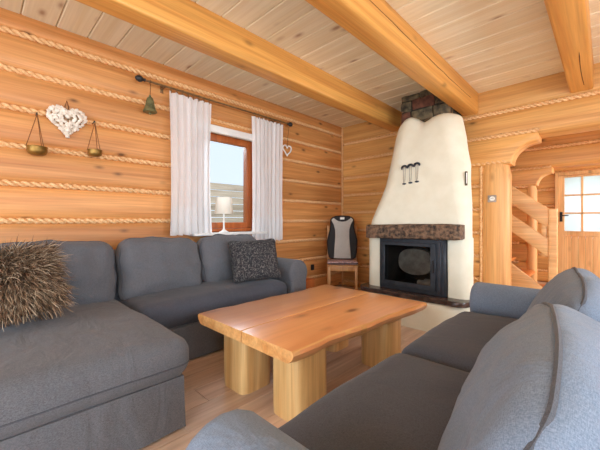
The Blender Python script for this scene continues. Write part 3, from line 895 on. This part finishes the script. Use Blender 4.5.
pp = thing('patterned_pillow', 'dark scribble patterned pillow leaning in the sofa corner by the armrest', 'pillow', (-2.385, 1.84, 0.685))
prot2 = Matrix.Rotation(math.radians(-22), 3, 'Z') @ Matrix.Rotation(math.radians(-24), 3, 'Y') @ Matrix.Rotation(math.radians(2), 3, 'X')
def ears(p):
    f = abs(p.y/0.21)**4*abs(p.z/0.19)**4
    return V((p.x*(1-0.55*f), p.y*(1+0.10*f), p.z*(1+0.14*f)))
bm = BM(); cushion(bm, (0, 0, 0), (0.10, 0.45, 0.38), 0.05, (0.045, 0, 0), 16, rot=prot2, amp=0.01, seed=3, freq=7, deform=ears); obj('pillow_body', bm, M['scribble'], pp, 180)
bm = BM(); 
add_tube(bm, [prot2 @ V((0.004, u*1.0, v*1.0)) for u, v in dense(rrect(0.207, 0.187, 0.04, 4), 0.04)], 0.005, 5, closed=True); obj('piping', bm, M['piping'], pp)

# ------------------------------------------------------------------ coffee table
ct = thing('coffee_table', 'pine slab coffee table on four thick log legs', 'table', (-1.44, 1.675, 0))
def plank(x0, x1, y0, y1, z0, z1, live_left, live_right, seed):
    bm = BM(); n = 30; rings = []
    for k in range(n+1):
        f = k/n; y = y0+(y1-y0)*f
        e = 0.0
        if k in (0, n): e = 0.014
        elif k in (1, n-1): e = 0.004
        wl_ = (0.024*noise.noise(V((y*2.4, seed, 0)))+0.012*noise.noise(V((y*9, seed, 3)))) if live_left else 0
        wr_ = (0.024*noise.noise(V((y*2.4, seed, 7)))+0.012*noise.noise(V((y*9, seed, 5)))) if live_right else 0
        xl, xr = x0+wl_, (x1 if not live_right else x1+0.095*(f-0.5))+wr_
        zb = z0+0.004*noise.noise(V((y*3, seed, 9)))
        ring = []
        h = z1-zb
        L = [(xl+0.012, z1), (xl+0.003, z1-0.006), (xl-0.004, z1-0.3*h), (xl+0.006, z1-0.62*h), (xl+0.03, zb+0.004), (xl+0.045, zb)] if live_left else [(xl+0.003, z1), (xl, z1-0.003), (xl, z1-0.3*h), (xl, z1-0.6*h), (xl, zb+0.003), (xl+0.003, zb)]
        Rr = [(xr-0.012, z1), (xr-0.003, z1-0.006), (xr+0.004, z1-0.3*h), (xr-0.006, z1-0.62*h), (xr-0.03, zb+0.004), (xr-0.045, zb)] if live_right else [(xr-0.003, z1), (xr, z1-0.003), (xr, z1-0.3*h), (xr, z1-0.6*h), (xr, zb+0.003), (xr-0.003, zb)]
        ring = L+Rr[::-1]
        cx, cz = (xl+xr)/2, (z1+zb)/2
        yo = y
        if k == 0: yo = y0+0.004
        if k == n: yo = y1-0.004
        rings.append([V((cx+(px-cx)*(1-e*0.6), yo, cz+(pz-cz)*(1-e*8 if e > 0.01 else 1-e*4))) for px, pz in ring])
    loft(bm, rings)
    bm.normal_update()
    for fc in bm.faces:
        if abs(fc.normal.z) < 0.85 and not (abs(fc.normal.x) > 0.9 and ((fc.normal.x > 0 and not live_right) or (fc.normal.x < 0 and not live_left))): fc.material_index = 1
    return bm
obj('table_board', plank(-0.475, -0.0025, -0.66, 0.66, 0.378, 0.45, True, False, 1.0), [M['table'], M['table_edge']], ct, 35)
obj('table_board', plank(0.0025, 0.44, -0.66, 0.66, 0.378, 0.45, False, True, 5.0), [M['table'], M['table_edge']], ct, 35)
for k, (lx, ly) in enumerate(((-0.235, -0.44), (0.22, -0.42), (0.235, 0.43), (-0.235, 0.43))):
    bm = BM(); rings = []
    for i in range(9):
        z = 0.386*i/8; ring = []
        for j in range(24):
            a = 2*PI*j/24+0.2; ca, sa = math.cos(a), math.sin(a)
            r = 0.128*(1+0.05*noise.noise(V((ca*1.5+k*7, sa*1.5, z*2))))
            e = 2/4.2
            if z < 0.012: r *= 0.985
            ring.append(V((lx+r*math.copysign(abs(ca)**e, ca)*0.96, ly+r*0.96*math.copysign(abs(sa)**e, sa), z)))
        rings.append(ring)
    loft(bm, rings); obj('leg', bm, M['table_leg'], ct, 50)

# ------------------------------------------------------------------ chair in the corner with massage cover
cr = math.radians(38)
chair = thing('wooden_chair', 'small pine chair in the corner beside the fireplace', 'chair', (-2.735, 3.69, 0), cr)
for sx in (-1, 1):
    bm = BM(); add_box(bm, (sx*0.185-0.019, -0.195, 0), (sx*0.185+0.019, -0.157, 0.415), 0.005); obj('leg', bm, M['chair'], chair)
    bm = BM()
    loft(bm, [[V((sx*0.205+u, y+v, z)) for u, v in rrect(0.018, 0.016, 0.004, 2)] for y, z in ((0.165, 0), (0.16, 0.40), (0.175, 0.6), (0.225, 0.98))]); obj('leg', bm, M['chair'], chair)
bm = BM(); add_box(bm, (-0.215, -0.215, 0.415), (0.215, 0.155, 0.44), 0.008); obj('seat', bm, M['chair'], chair)
bm = BM(); add_box(bm, (-0.17, -0.185, 0.355), (0.17, -0.167, 0.415), 0.003); add_box(bm, (-0.17, 0.15, 0.355), (0.17, 0.168, 0.415), 0.003)
for sx in (-1, 1): add_box(bm, (sx*0.185-0.009, -0.16, 0.355), (sx*0.185+0.009, 0.15, 0.415), 0.003)
obj('seat_rail', bm, M['chair'], chair)
for z, y in ((0.66, 0.180), (0.80, 0.197), (0.93, 0.213)):
    bm = BM(); add_box(bm, (-0.17, y-0.009, z-0.035), (0.17, y+0.009, z+0.035), 0.004); obj('back_slat', bm, M['chair'], chair)
pad = thing('seat_pad', 'thin pinkish patterned pad on the corner chair seat', 'cushion', (-2.735, 3.69, 0.449), cr)
bm = BM(); cushion(bm, (0, -0.052, 0.02), (0.42, 0.325, 0.036), 0.018, (0, 0, 0.008), 12, seed=6, amp=0.004, freq=8); obj('pad', bm, M['pink_pad'], pad, 180)
bm = BM(); add_tube(bm, [(u, v-0.052, 0.018) for u, v in dense(rrect(0.209, 0.161, 0.02, 4), 0.05)], 0.006, 6, closed=True); obj('piping', bm, M['black'], pad)

mc = thing('massage_cover', 'black and grey massage seat cover leaning on the corner chair back', 'seat cover', (-2.735, 3.69, 0.50), cr)
def cover_fn(u, v, d):
    # u across, v up the cover, d forward (towards -y)
    lean_ = 0.10*v
    return V((u*1.28, 0.085+lean_-d, v))
side = [(0.125, 0.0), (0.150, 0.02), (0.165, 0.10), (0.172, 0.20), (0.172, 0.27), (0.160, 0.34), (0.142, 0.42), (0.135, 0.48), (0.138, 0.53), (0.135, 0.57), (0.115, 0.605), (0.075, 0.625), (0.03, 0.632)]
outl = side+[(-u, v) for u, v in side[::-1]]
bm = BM(); add_prism(bm, outl, 0.0, 0.085, 0.025, 4, cover_fn); obj('cover_body', bm, M['black'], mc, 60)
cen = [(0.095, 0.012), (0.088, 0.15), (0.078, 0.32), (0.080, 0.42), (0.096, 0.50), (0.125, 0.565), (0.098, 0.598), (0.078, 0.575), (0.045, 0.548), (0.0, 0.54)]
outl2 = cen+[(-u, v) for u, v in cen[::-1][1:]]
bm = BM(); add_prism(bm, outl2, 0.07, 0.098, 0.008, 2, cover_fn); tag(obj('cover_panel', bm, M['grey_mesh'], mc, 60), 'light grey mesh centre panel')
bm = BM(); add_box(bm, (-0.032, 0.085+0.058-0.092, 0.572), (0.032, 0.085+0.058-0.078, 0.605), 0.004); tag(obj('cover_label', bm, M['white'], mc), 'white maker tag')

# ------------------------------------------------------------------ fireplace
fp = thing('fireplace', 'white plastered fireplace with dark mantel and glazed firebox', 'fireplace', (-1.42, 3.6, 0))
OX, OY = -1.42, 3.6
def lring(z, xl, xr, yf, rad, yb=4.16, seed=0, n=7, zfun=None):
    pts = []
    def cor(cx, cy, a0, r):
        for k in range(n+1):
            a = a0+PI/2*k/n; pts.append((cx+r*math.cos(a), cy+r*math.sin(a)))
    def line(p, q, m):
        for k in range(1, m): pts.append((p[0]+(q[0]-p[0])*k/m, p[1]+(q[1]-p[1])*k/m))
    xb = xr*1.36
    cor(xl+rad, yf+rad, PI, rad); line((xl+rad, yf), (xr-rad, yf), 12); cor(xr-rad, yf+rad, 1.5*PI, rad)
    line((xr, yf+rad), (xb, yb), 8); pts.append((xb, yb)); line((xb, yb), (xl, yb), 6); pts.append((xl, yb)); line((xl, yb), (xl, yf+rad), 8)
    out = []
    for x, y in pts:
        w = 0.010*noise.noise(V((x*3, y*3, z*3.2+seed)))
        cx, cy = (xl+xr)/2, (yf+yb)/2
        d = V((x-cx, y-cy, 0)).normalized()
        zz = z+(zfun(x, y) if zfun else 0)
        out.append(V((x+d.x*w-OX, min(y+d.y*w, 4.165)-OY, zz)))
    return out
SEC = [(0.325, -1.985, -0.885, 3.13, 0.1), (0.45, -1.983, -0.886, 3.13, 0.1), (0.6, -1.98, -0.888, 3.13, 0.1), (0.75, -1.972, -0.892, 3.13, 0.1), (0.87, -1.965, -0.896, 3.13, 0.1),
       (0.95, -1.96, -0.898, 3.13, 0.1), (1.02, -1.955, -0.9, 3.13, 0.1), (1.06, -1.948, -0.902, 3.135, 0.1), (1.12, -1.925, -0.906, 3.14, 0.11), (1.2, -1.897, -0.912, 3.15, 0.12), (1.32, -1.855, -0.925, 3.17, 0.13), (1.45, -1.815, -0.94, 3.19, 0.14),
       (1.6, -1.8, -0.95, 3.22, 0.15), (1.75, -1.79, -0.985, 3.25, 0.16), (1.9, -1.78, -1.015, 3.285, 0.17), (2, -1.772, -1.04, 3.31, 0.17), (2.08, -1.755, -1.06, 3.34, 0.17), (2.135, -1.72, -1.08, 3.375, 0.17), (2.165, -1.67, -1.11, 3.42, 0.15), (2.175, -1.6, -1.17, 3.48, 0.12)]
def topz(x, y): return 0.055*math.exp(-((x+1.60)/0.11)**2)-0.03*math.exp(-((x+1.43)/0.07)**2)+0.012*math.sin(x*14)
# the plaster body is opened for the firebox by building it in courses: below the mantel two flanks and a back, above it whole
bm = BM()
rings = [lring(*s, zfun=(topz if s[0] > 2.05 else None)) for s in SEC if s[0] >= 0.87]
loft(bm, rings)
FBX0, FBX1, FBZ0, FBZ1 = -1.795, -1.090, 0.325, 0.868
def flank(xa, xb, lrad, rrad):
    rr = []
    for z in (0.32, 0.45, 0.6, 0.75, 0.89):
        pts = []
        def cor(cx, cy, a0, r):
            for k in range(7):
                a = a0+PI/2*k/6; pts.append((cx+r*math.cos(a), cy+r*math.sin(a)))
        cor(xa+lrad, 3.13+lrad, PI, lrad); cor(xb-rrad, 3.13+rrad, 1.5*PI, rrad); xq = xb*1.36 if rrad > 0.05 else xb
        pts.extend([(xb+(xq-xb)*0.4, 3.6), (xb+(xq-xb)*0.51, 3.70), (xa, 3.70), (xa, 3.6)])
        rr.append([V((x-OX+0.006*noise.noise(V((x*5, y*5, z*4))), y-OY, z)) for x, y in pts])
    loft(bm, rr)
flank(-1.983, FBX0, 0.10, 0.012); flank(FBX1, -0.888, 0.012, 0.10)
loft(bm, [[V((x-OX, y-OY, z)) for x, y in ((-1.98, 3.702), (-1.053, 3.702), (-1.205, 4.16), (-1.98, 4.16))] for z in (0.3, 0.89)])
# rounded plinth
rings = []
for z, ins in ((0.0, 0.0), (0.08, 0.0), (0.2, 0.004), (0.262, 0.012), (0.283, 0.03)):
    rings.append(lring(z, -2.0+ins, -0.84-ins, 2.985+ins, 0.30, seed=4))
loft(bm, rings)
obj('plaster_body', bm, M['plaster'], fp, 60)
# hearth slab
bm = BM(); rings = []
for z, ins in ((0.279, 0.006), (0.285, 0.0), (0.316, 0.0), (0.325, 0.008)):
    rings.append([V((x-OX+0.012*noise.noise(V((x*4, y*4, 1))), y-OY+0.015*noise.noise(V((x*5, y*3, 4))), z)) for x, y in [(-2.03+ins, 3.5), (-2.03+ins, 3.10), (-1.99, 3.02+ins)]+[(-1.95+1.0*k/14, 2.985+ins) for k in range(15)]+[(-0.90, 3.02), (-0.86-ins, 3.12), (-0.86-ins, 3.5)]])
loft(bm, rings); tag(obj('hearth_slab', bm, M['slab'], fp, 40), 'dark stone hearth slab')
# mantel
bm = BM(); rings = []
n = 26
for k in range(n+1):
    x = -1.905+0.965*k/n; ring = []
    for j, (u, v) in enumerate(dense(rrect(0.10, 0.072, 0.012, 2), 0.03)):
        p = V((x*4, u*9, v*9)); w = 0.005*noise.noise(p*1.5)+0.002*noise.noise(p*4)
        e = 0.9 if k in (0, n) else 1
        ring.append(V((x-OX, 3.095-OY+u*e+w, 0.943+v*e+w+0.006*math.sin(x*4))))
    rings.append(ring)
loft(bm, rings); tag(obj('mantel', bm, M['mantel'], fp, 50), 'rough dark brown mantel slab')
# firebox
fb = BM()
def bx(lo, hi, bev=0.003, mi=0): add_box(fb, (lo[0]-OX, lo[1]-OY, lo[2]), (hi[0]-OX, hi[1]-OY, hi[2]), bev, 1, mi=mi)
yF = 3.10
bx((FBX0+0.004, yF, FBZ0+0.002), (FBX0+0.055, 3.2, FBZ1)); bx((FBX1-0.105, yF, FBZ0+0.002), (FBX1-0.004, 3.2, FBZ1))
bx((FBX0+0.05, yF, FBZ1-0.05), (FBX1-0.1, 3.2, FBZ1)); bx((FBX0+0.05, yF, FBZ0+0.002), (FBX1-0.1, 3.2, FBZ0+0.055))
bx((FBX1-0.075, yF-0.012, FBZ0+0.02), (FBX1-0.045, yF+0.01, FBZ1-0.02))
bx((FBX1-0.03, yF-0.008, FBZ0+0.02), (FBX1-0.012, yF+0.01, FBZ1-0.02))
frame = obj('firebox_frame', fb, M['iron'], fp, 40)
fb = BM(); bx((FBX0+0.03, 3.66, FBZ0+0.004), (FBX1-0.03, 3.70, FBZ1), 0); bx((FBX0+0.006, 3.2, FBZ0+0.004), (FBX0+0.03, 3.70, FBZ1), 0); bx((FBX1-0.03, 3.2, FBZ0+0.004), (FBX1-0.006, 3.70, FBZ1), 0); bx((FBX0+0.03, 3.2, FBZ0+0.004), (FBX1-0.03, 3.66, FBZ0+0.03), 0); bx((FBX0+0.03, 3.2, FBZ1-0.02), (FBX1-0.03, 3.66, FBZ1), 0)
obj('fire_chamber', fb, M['firedark'], fp, 30)
fb = BM(); out = [(0.20*math.cos(2*PI*k/28)*(1 if math.sin(2*PI*k/28) < 0 else 1.0), 0.15*math.copysign(abs(math.sin(2*PI*k/28))**0.7, math.sin(2*PI*k/28))) for k in range(28)]
add_prism(fb, out, 3.45-OY, 3.655-OY, 0.015, 2, lambda u, v, d: V((u-1.555-OX, d, v+0.59)))
obj('firebox_oval', fb, M['ash'], fp, 40)  # pale grey oval block set inside the firebox
fb = BM()
dx0, dx1, dz0, dz1 = FBX0+0.04, FBX1-0.09, FBZ0+0.045, FBZ1-0.038
bx((dx0, yF-0.022, dz0), (dx0+0.035, yF-0.002, dz1)); bx((dx1-0.05, yF-0.022, dz0), (dx1, yF-0.002, dz1)); bx((dx0+0.03, yF-0.022, dz1-0.035), (dx1-0.04, yF-0.002, dz1)); bx((dx0+0.03, yF-0.022, dz0), (dx1-0.04, yF-0.002, dz0+0.05))
door = obj('firebox_door', fb, M['iron'], fp, 40)
fb = BM(); bx((dx0+0.03, yF-0.014, dz0+0.045), (dx1-0.045, yF-0.008, dz1-0.03), 0); obj('door_glass', fb, M['soot_glass'], door)
fb = BM(); add_tube(fb, [(dx1-0.02-OX, yF-0.022-OY, 0.55), (dx1-0.02-OX, yF-0.05-OY, 0.555), (dx1-0.02-OX, yF-0.05-OY, 0.66), (dx1-0.02-OX, yF-0.022-OY, 0.665)], 0.007, 8); obj('handle', fb, M['black'], door)
fb = BM()
for k, (x, z) in enumerate(((-1.34, 0.39), (-1.30, 0.395))): add_tube(fb, [(x-OX-0.1, 3.30-OY+k*.07, z), (x-OX+0.08, 3.26-OY+k*.08, z+0.01)], 0.035, 9)
obj('charred_log', fb, M['ash'], fp)
fb = BM(); rr = random.Random(5)
CX0, CX1, CY = -1.83, -1.275, 3.66
z = 1.98; row = 0
while z < ZC-0.001:
    h = min(rr.uniform(0.07, 0.16), ZC-z); x = CX0
    while x < CX1-0.001:
        w = min(rr.uniform(0.10, 0.30), CX1-x)
        if CX1-x-w < 0.06: w = CX1-x
        b_ = bmesh.new(); cushion(b_, (x+w/2-OX, CY+0.1-OY+rr.uniform(-.008, .008), z+h/2), (w-0.002, 0.2, h-0.002), 0.02, n=6, amp=0.022, seed=rr.random()*9, freq=8)
        merge(fb, b_, None, 1 if rr.random() < 0.18 else 0)
        x += w
    z += h; row += 1
add_box(fb, (CX0+0.01-OX, CY+0.02-OY, 1.98), (CX1-0.01-OX, 4.17-OY, ZC), mi=2)
tag(obj('chimney_stack', fb, [M['stone'], M['brick'], M['mortar']], fp, 50), 'dark rough stone chimney breast')

# ornaments hanging on the plaster
orn0 = None
for k, (x, z) in enumerate(((-1.553, 1.605), (-1.485, 1.612), (-1.415, 1.618))):
    lab = ['iron hanging ornament on the white chimney, leftmost of three', 'iron hanging ornament on the white chimney, middle of three', 'iron hanging ornament on the white chimney, rightmost of three'][k]
    if orn0 is None:
        t = thing('wall_ornament', lab, 'ornament', (x, 3.205, z), 0, 'three iron ornaments on the chimney')
        bm = BM(); add_tube(bm, [(0.020*math.cos(PI*(0.0+1.1*j/10)), -0.006, 0.027*math.sin(PI*(0.0+1.1*j/10))+0.004) for j in range(11)], [0.005, 0.007, 0.009, 0.010, 0.011, 0.011, 0.011, 0.010, 0.008, 0.006, 0.004], 7); obj('crescent', bm, M['iron'], t)
        bm = BM(); add_tube(bm, [(-0.008, -0.005, 0.018), (-0.007, -0.006, -0.10), (-0.002, -0.006, -0.16)], 0.0022, 5); add_tube(bm, [(0.008, -0.005, 0.018), (0.006, -0.006, -0.08), (0.004, -0.006, -0.13)], 0.0018, 5); tag(obj('chain', bm, M['ash'], t), 'thin pale chain')
        bm = BM(); add_lathe(bm, [(0.001, -0.20), (0.010, -0.197), (0.010, -0.19), (0.003, -0.185), (0.003, -0.165), (0.017, -0.157), (0.017, -0.146), (0.005, -0.14), (0.003, -0.125), (0.001, -0.122)], 12); add_box(bm, (-0.016, -0.005, -0.156), (0.016, 0.003, -0.147), 0.002); obj('pendant', bm, M['iron'], t)
        t.scale = (1.45, 1.3, 1.05)
        orn0 = t
    else:
        t = copy_tree(orn0); t.location = (x, 3.205, z); t['label'] = lab
bm = BM(); add_box(bm, (-0.004, -0.011, 0.0), (0.008, 0.011, 0.135), 0.003); add_box(bm, (0.008, -0.004, 0.02), (0.010, 0.004, 0.12), 0, mi=1)
tag(obj('thermometer', bm, [M['stone'], M['white']], loc=(-0.955, 3.235, 1.385)), 'narrow grey strip thermometer on the rounded right corner of the white chimney', 'thermometer').rotation_euler = (0, 0, math.radians(-45))

# socket on the post, black socket low on the log wall
ws = thing('wall_socket', 'grey square socket with round white face on the thick post', 'socket', (-0.945, YB-0.052, 1.305))
bm = BM(); add_box(bm, (-0.042, -0.014, -0.040), (0.042, 0.012, 0.040), 0.006); tag(obj('plate', bm, M['ash'], ws), 'grey plate')
bm = BM(); add_lathe(bm, [(0.001, -0.003), (0.025, -0.003), (0.027, 0.004), (0.024, 0.012), (0.021, 0.012), (0.020, 0.006), (0.001, 0.006)], 20, Matrix.Translation((0.006, -0.016, 0)) @ Matrix.Rotation(PI/2, 4, 'X')); tag(obj('face', bm, M['white'], ws), 'round white face')
bm = BM()
for s in (-1, 1): add_lathe(bm, [(0.001, -0.001), (0.004, -0.001), (0.004, 0.002), (0.001, 0.002)], 8, Matrix.Translation((0.006+s*0.009, -0.023, 0)) @ Matrix.Rotation(PI/2, 4, 'X'))
obj('pin_hole', bm, M['black'], ws)
bm = BM(); add_box(bm, (0, -0.028, -0.04), (0.022, 0.028, 0.04), 0.005); tag(obj('wall_socket', bm, M['black'], loc=(XL+0.002, 3.44, 0.375)), 'small black socket low on the log wall behind the sofa arm', 'socket')
wb = BM(); add_box(wb, (-0.09, -0.07, 0), (0.09, 0.07, 0.30), 0.008); tag(obj('wooden_block', wb, M['window'], loc=(-2.82, 3.02, 0)), 'orange wooden block on the floor between sofa arm and chair', 'block')

# ------------------------------------------------------------------ hall beyond the opening
HY = 6.8
bm = BM(); rows = []
hz = [0.0]+[0.2+PITCH*k for k in range(9)]+[ZC+0.05]
for z0, z1 in zip(hz, hz[1:]):
    if z0 < 1.80:
        rows.append((z0, min(z1, 1.86), -2.6, -0.60))
        rows.append((z0, min(z1, 1.86), 0.30, XR))
        if z1 > 1.86: rows.append((1.86, z1, -2.6, XR))
    else: rows.append((z0, z1, -2.6, XR))
log_rows(bm, 'X', HY, -1, rows, 0.2, 9)
wall_hall = tag(obj('wall_hall', bm, M['log_back'], smooth=50), 'log wall of the hall around the glazed door', 'wall', kind='structure')
for z in hz[1:-1]:
    bm = BM()
    if z < 1.86: rope(bm, (-2.0, HY+0.022, z), (-0.62, HY+0.022, z), step=0.03)
    else: rope(bm, (-2.0, HY+0.022, z), (XR-0.1, HY+0.022, z), step=0.03)
    obj('rope_seam', bm, M['rope'], wall_hall, 80)
bm = BM()
add_box(bm, (-2.8, YB+0.24, 0), (-2.6, HY, ZC))
tag(obj('wall_hall_left', bm, M['log_left']), 'plain wall closing the stair side of the hall', 'wall', kind='structure')
holed('wall_hall_right', 'Y', XR, 0.2, YB+0.2, HY+0.2, ZC, [(5.4, 6.4, 0.8, 1.95)], M['log_left'], 'hall wall with an added light opening')  # opening added to let light into the hall
# cross logs in the hall, carved like the opening, with their post
bm = BM()
arc2 = [(-0.735, 1.555)]
for k in range(9):
    a = k/8*PI/2; arc2.append((-0.545-0.17*math.cos(a), 1.555+0.165*math.sin(a)))
outl = [(-1.9, 1.555)]+arc2+[(-0.535, 1.75), (-0.545, 1.80), (-1.9, 1.80)]
add_prism(bm, outl, 5.55, 5.75, 0.014, 2, lambda u, v, d: V((u, d, v)))
log_rows(bm, 'X', 5.56, -1, [(1.80, 2.077, -1.9, XR), (2.077, 2.354, -1.9, XR), (2.354, ZC+.04, -1.9, XR)], 0.19, 12)
log_rows(bm, 'X', 5.56, -1, [(z0, min(z0+PITCH, 1.555), -1.9, -0.80) for z0 in (0.0, 0.17, 0.447, 0.724, 1.001, 1.278)], 0.19, 13)
wh2 = tag(obj('wall_stair', bm, M['log_back'], smooth=50), 'carved log partition behind the stair rail', 'wall', kind='structure')
for z, e in ((1.80, -0.56), (1.555, -0.76), (2.077, XR-.1), (2.354, XR-.1)):
    bm = BM(); rope(bm, (-1.9, 5.57, z), (e, 5.57, z), step=0.025); obj('rope_seam', bm, M['rope'], wh2, 80)
for z in (0.447, 0.724, 1.001, 1.278):
    bm = BM(); rope(bm, (-1.9, 5.575, z), (-0.93, 5.575, z), step=0.025); obj('rope_seam', bm, M['rope'], wh2, 80)
bm = BM(); loft(bm, [[V((-0.785+0.068*(1-0.25*max(0, (z-1.48)/0.08))*math.cos(2*PI*k/20), 5.62+0.075*math.sin(2*PI*k/20), z)) for k in range(20)] for z in (0, 0.4, 0.8, 1.2, 1.48, 1.56)])
tag(obj('stair_pillar', bm, M['log_post'], smooth=60), 'slim round post behind the stair rail', 'post', kind='structure')
# glazed door
dr = tag(bpy.data.objects.new('door_1', None), 'pine door with six panes at the far end of the hall', 'door', kind='structure'); COL.objects.link(dr); dr.location = (-0.16, HY, 0)
bm = BM()
def db(lo, hi, bev=0.004): add_box(bm, lo, hi, bev, 1)
db((-0.47, -0.02, 0), (-0.425, 0.08, 1.86)); db((0.425, -0.02, 0), (0.47, 0.08, 1.86)); db((-0.424, -0.018, 1.802), (0.424, 0.078, 1.86))
obj('door_frame', bm, M['door'], dr)
bm = BM()
db((-0.424, 0.0, 0.005), (-0.345, 0.04, 1.80)); db((0.345, 0.0, 0.005), (0.424, 0.04, 1.80)); db((-0.345, 0.0, 1.765), (0.345, 0.04, 1.80)); db((-0.345, 0.0, 0.80), (0.345, 0.04, 0.885)); db((-0.345, 0.0, 0.005), (0.345, 0.04, 0.12))
for k in range(8): db((-0.345+0.08625*k+0.001, 0.008, 0.12), (-0.345+0.08625*(k+1)-0.001, 0.032, 0.80), 0.004)
for x in (-0.127, 0.105): db((x-0.014, 0.004, 0.885), (x+0.014, 0.036, 1.765), 0.003)
for z in (1.178, 1.472): db((-0.345, 0.004, z-0.012), (0.345, 0.036, z+0.012), 0.003)
leaf = obj('door_leaf', bm, M['door'], dr)
bm = BM(); add_box(bm, (-0.345, 0.016, 0.885), (0.345, 0.022, 1.765)); obj('door_pane', bm, M['frosted'], leaf)
bm = BM(); db((-0.405, -0.012, 1.04), (-0.37, 0.0, 1.20)); add_tube(bm, [(-0.388, -0.012, 1.14), (-0.388, -0.05, 1.14), (-0.29, -0.055, 1.14)], 0.009, 8); obj('door_handle', bm, M['black'], leaf)
bm = BM()
# staircase
st = thing('staircase', 'pine staircase with two broad sloping rails behind the thick post', 'stairs', (-0.48, 5.0, 0))
slope = 0.80
def rail(z_at_end, h, y0=-0.03, y1=0.03):
    bm = BM(); o = []
    xe = -0.03; xs = -0.95
    o = [(xs, z_at_end-h/2+slope*(xe-xs)), (xe, z_at_end-h/2), (xe, z_at_end+h/2), (xs, z_at_end+h/2+slope*(xe-xs))]
    add_prism(bm, o, y0, y1, 0.012, 2, lambda u, v, d: V((u, d, v))); return bm
obj('handrail', rail(1.075, 0.245), M['stair'], st); obj('handrail', rail(0.70, 0.225), M['stair'], st)
bm = BM(); loft(bm, [[V((u*(1+0.06*noise.noise(V((z*3, u*20, v*20)))), v, z)) for u, v in rrect(0.045, 0.045, 0.012, 3)] for z in (0, 0.3, 0.6, 0.9, 1.15, 1.20)]); obj('newel_post', bm, M['stair'], st)
bm = BM(); add_box(bm, (-0.115, -0.018, 0.60), (-0.06, 0.018, 1.12), 0.006); obj('rail_post', bm, M['stair'], st)
for k in range(6):
    z = 0.17+0.18*k; x1 = -0.02-0.225*k
    bm = BM(); add_box(bm, (x1-0.27, 0.04, z-0.04), (x1, 0.52, z), 0.006); obj('tread', bm, M['tread'], st)
bm = BM(); o = [(-1.5, 0.0), (0.0, 0.0), (0.0, 0.06), (-1.5, 1.20+0.06)]
add_prism(bm, [(0.02, 0.0), (0.02, 0.12), (-1.35, 0.12+1.37*0.8), (-1.35, 0.12+1.37*0.8-0.26), (-0.22, 0.0)], -0.025, 0.025, 0.006, 2, lambda u, v, d: V((u, d, v))); obj('stringer', bm, M['stair'], st)

# ------------------------------------------------------------------ light
w = bpy.data.worlds.new('World'); S.world = w; w.use_nodes = True
nt = w.node_tree; bg = nt.nodes['Background']
bg.inputs[0].default_value = srgb(222, 234, 250); bg.inputs[1].default_value = 1.65

def area(name, loc, rot, sx, sy, power, col):
    L = bpy.data.lights.new(name, 'AREA'); L.shape = 'RECTANGLE'; L.size = sx; L.size_y = sy; L.energy = power; L.color = col
    o = bpy.data.objects.new(name, L); COL.objects.link(o); o.location = loc; o.rotation_euler = rot
    return o
cool = (0.78, 0.89, 1.0)
area('daylight_rear', (-1.4, YR-0.1, 1.15), (-PI/2+PI, 0, 0), 1.7, 1.8, 95, cool)
area('daylight_rear', (1.0, YR-0.1, 1.15), (PI/2, 0, 0), 1.5, 1.8, 110, cool)
area('daylight_side', (XR+0.1, -0.4, 1.4), (PI/2, 0, PI/2), 1.9, 1.3, 150, cool)
area('daylight_side', (XR+0.1, 1.9, 1.45), (PI/2, 0, PI/2), 1.3, 1.2, 95, cool)
area('hall_fill', (XR+0.1, 5.9, 1.35), (PI/2, 0, PI/2), 0.8, 1.0, 130, (1.0, 0.98, 0.95))  # added lamp at the invented side opening, brightens the hall
area('table_sheen_lamp', (XL-1.6, 2.6, 2.95), (PI/2-0.75, 0, -PI/2-0.2), 2.2, 1.1, 140, cool)  # extra lamp outside, above the view, added for a sheen on the table top
area('daylight_door', (-0.16, HY+0.3, 1.3), (PI/2, 0, PI), 0.8, 1.0, 6, cool)

sl_ = bpy.data.lights.new('fence_sun', 'SUN'); sl_.energy = 4.0; sl_.angle = 0.02; sl_.color = (1.0, 0.95, 0.86)  # unseen sun, added to brighten the fence outside
so = bpy.data.objects.new('fence_sun', sl_); COL.objects.link(so); so.location = (6, 0, 9); so.rotation_euler = (0, math.radians(28), math.radians(-6))

# ------------------------------------------------------------------ camera
cam = bpy.data.cameras.new('Camera'); co = bpy.data.objects.new('Camera', cam); COL.objects.link(co)
cam.sensor_width = 36.0; cam.sensor_fit = 'HORIZONTAL'
cam.lens = 316.0/600.0*36.0
cam.shift_y = -4.0/600.0
yaw = math.atan2(307, 316)
co.location = (0, 0, EYE); co.rotation_euler = (PI/2, 0, yaw)
cam.clip_start = 0.02
S.camera = co
S.view_settings.view_transform = 'Standard'; S.view_settings.look = 'None'
S.view_settings.exposure = -0.42; S.view_settings.gamma = 1.0; S.view_settings.use_curve_mapping = False
S.cycles.max_bounces = 10; S.cycles.diffuse_bounces = 6; S.cycles.transparent_max_bounces = 16
S.cycles.sample_clamp_indirect = 6.0
S.cycles.use_denoising = True
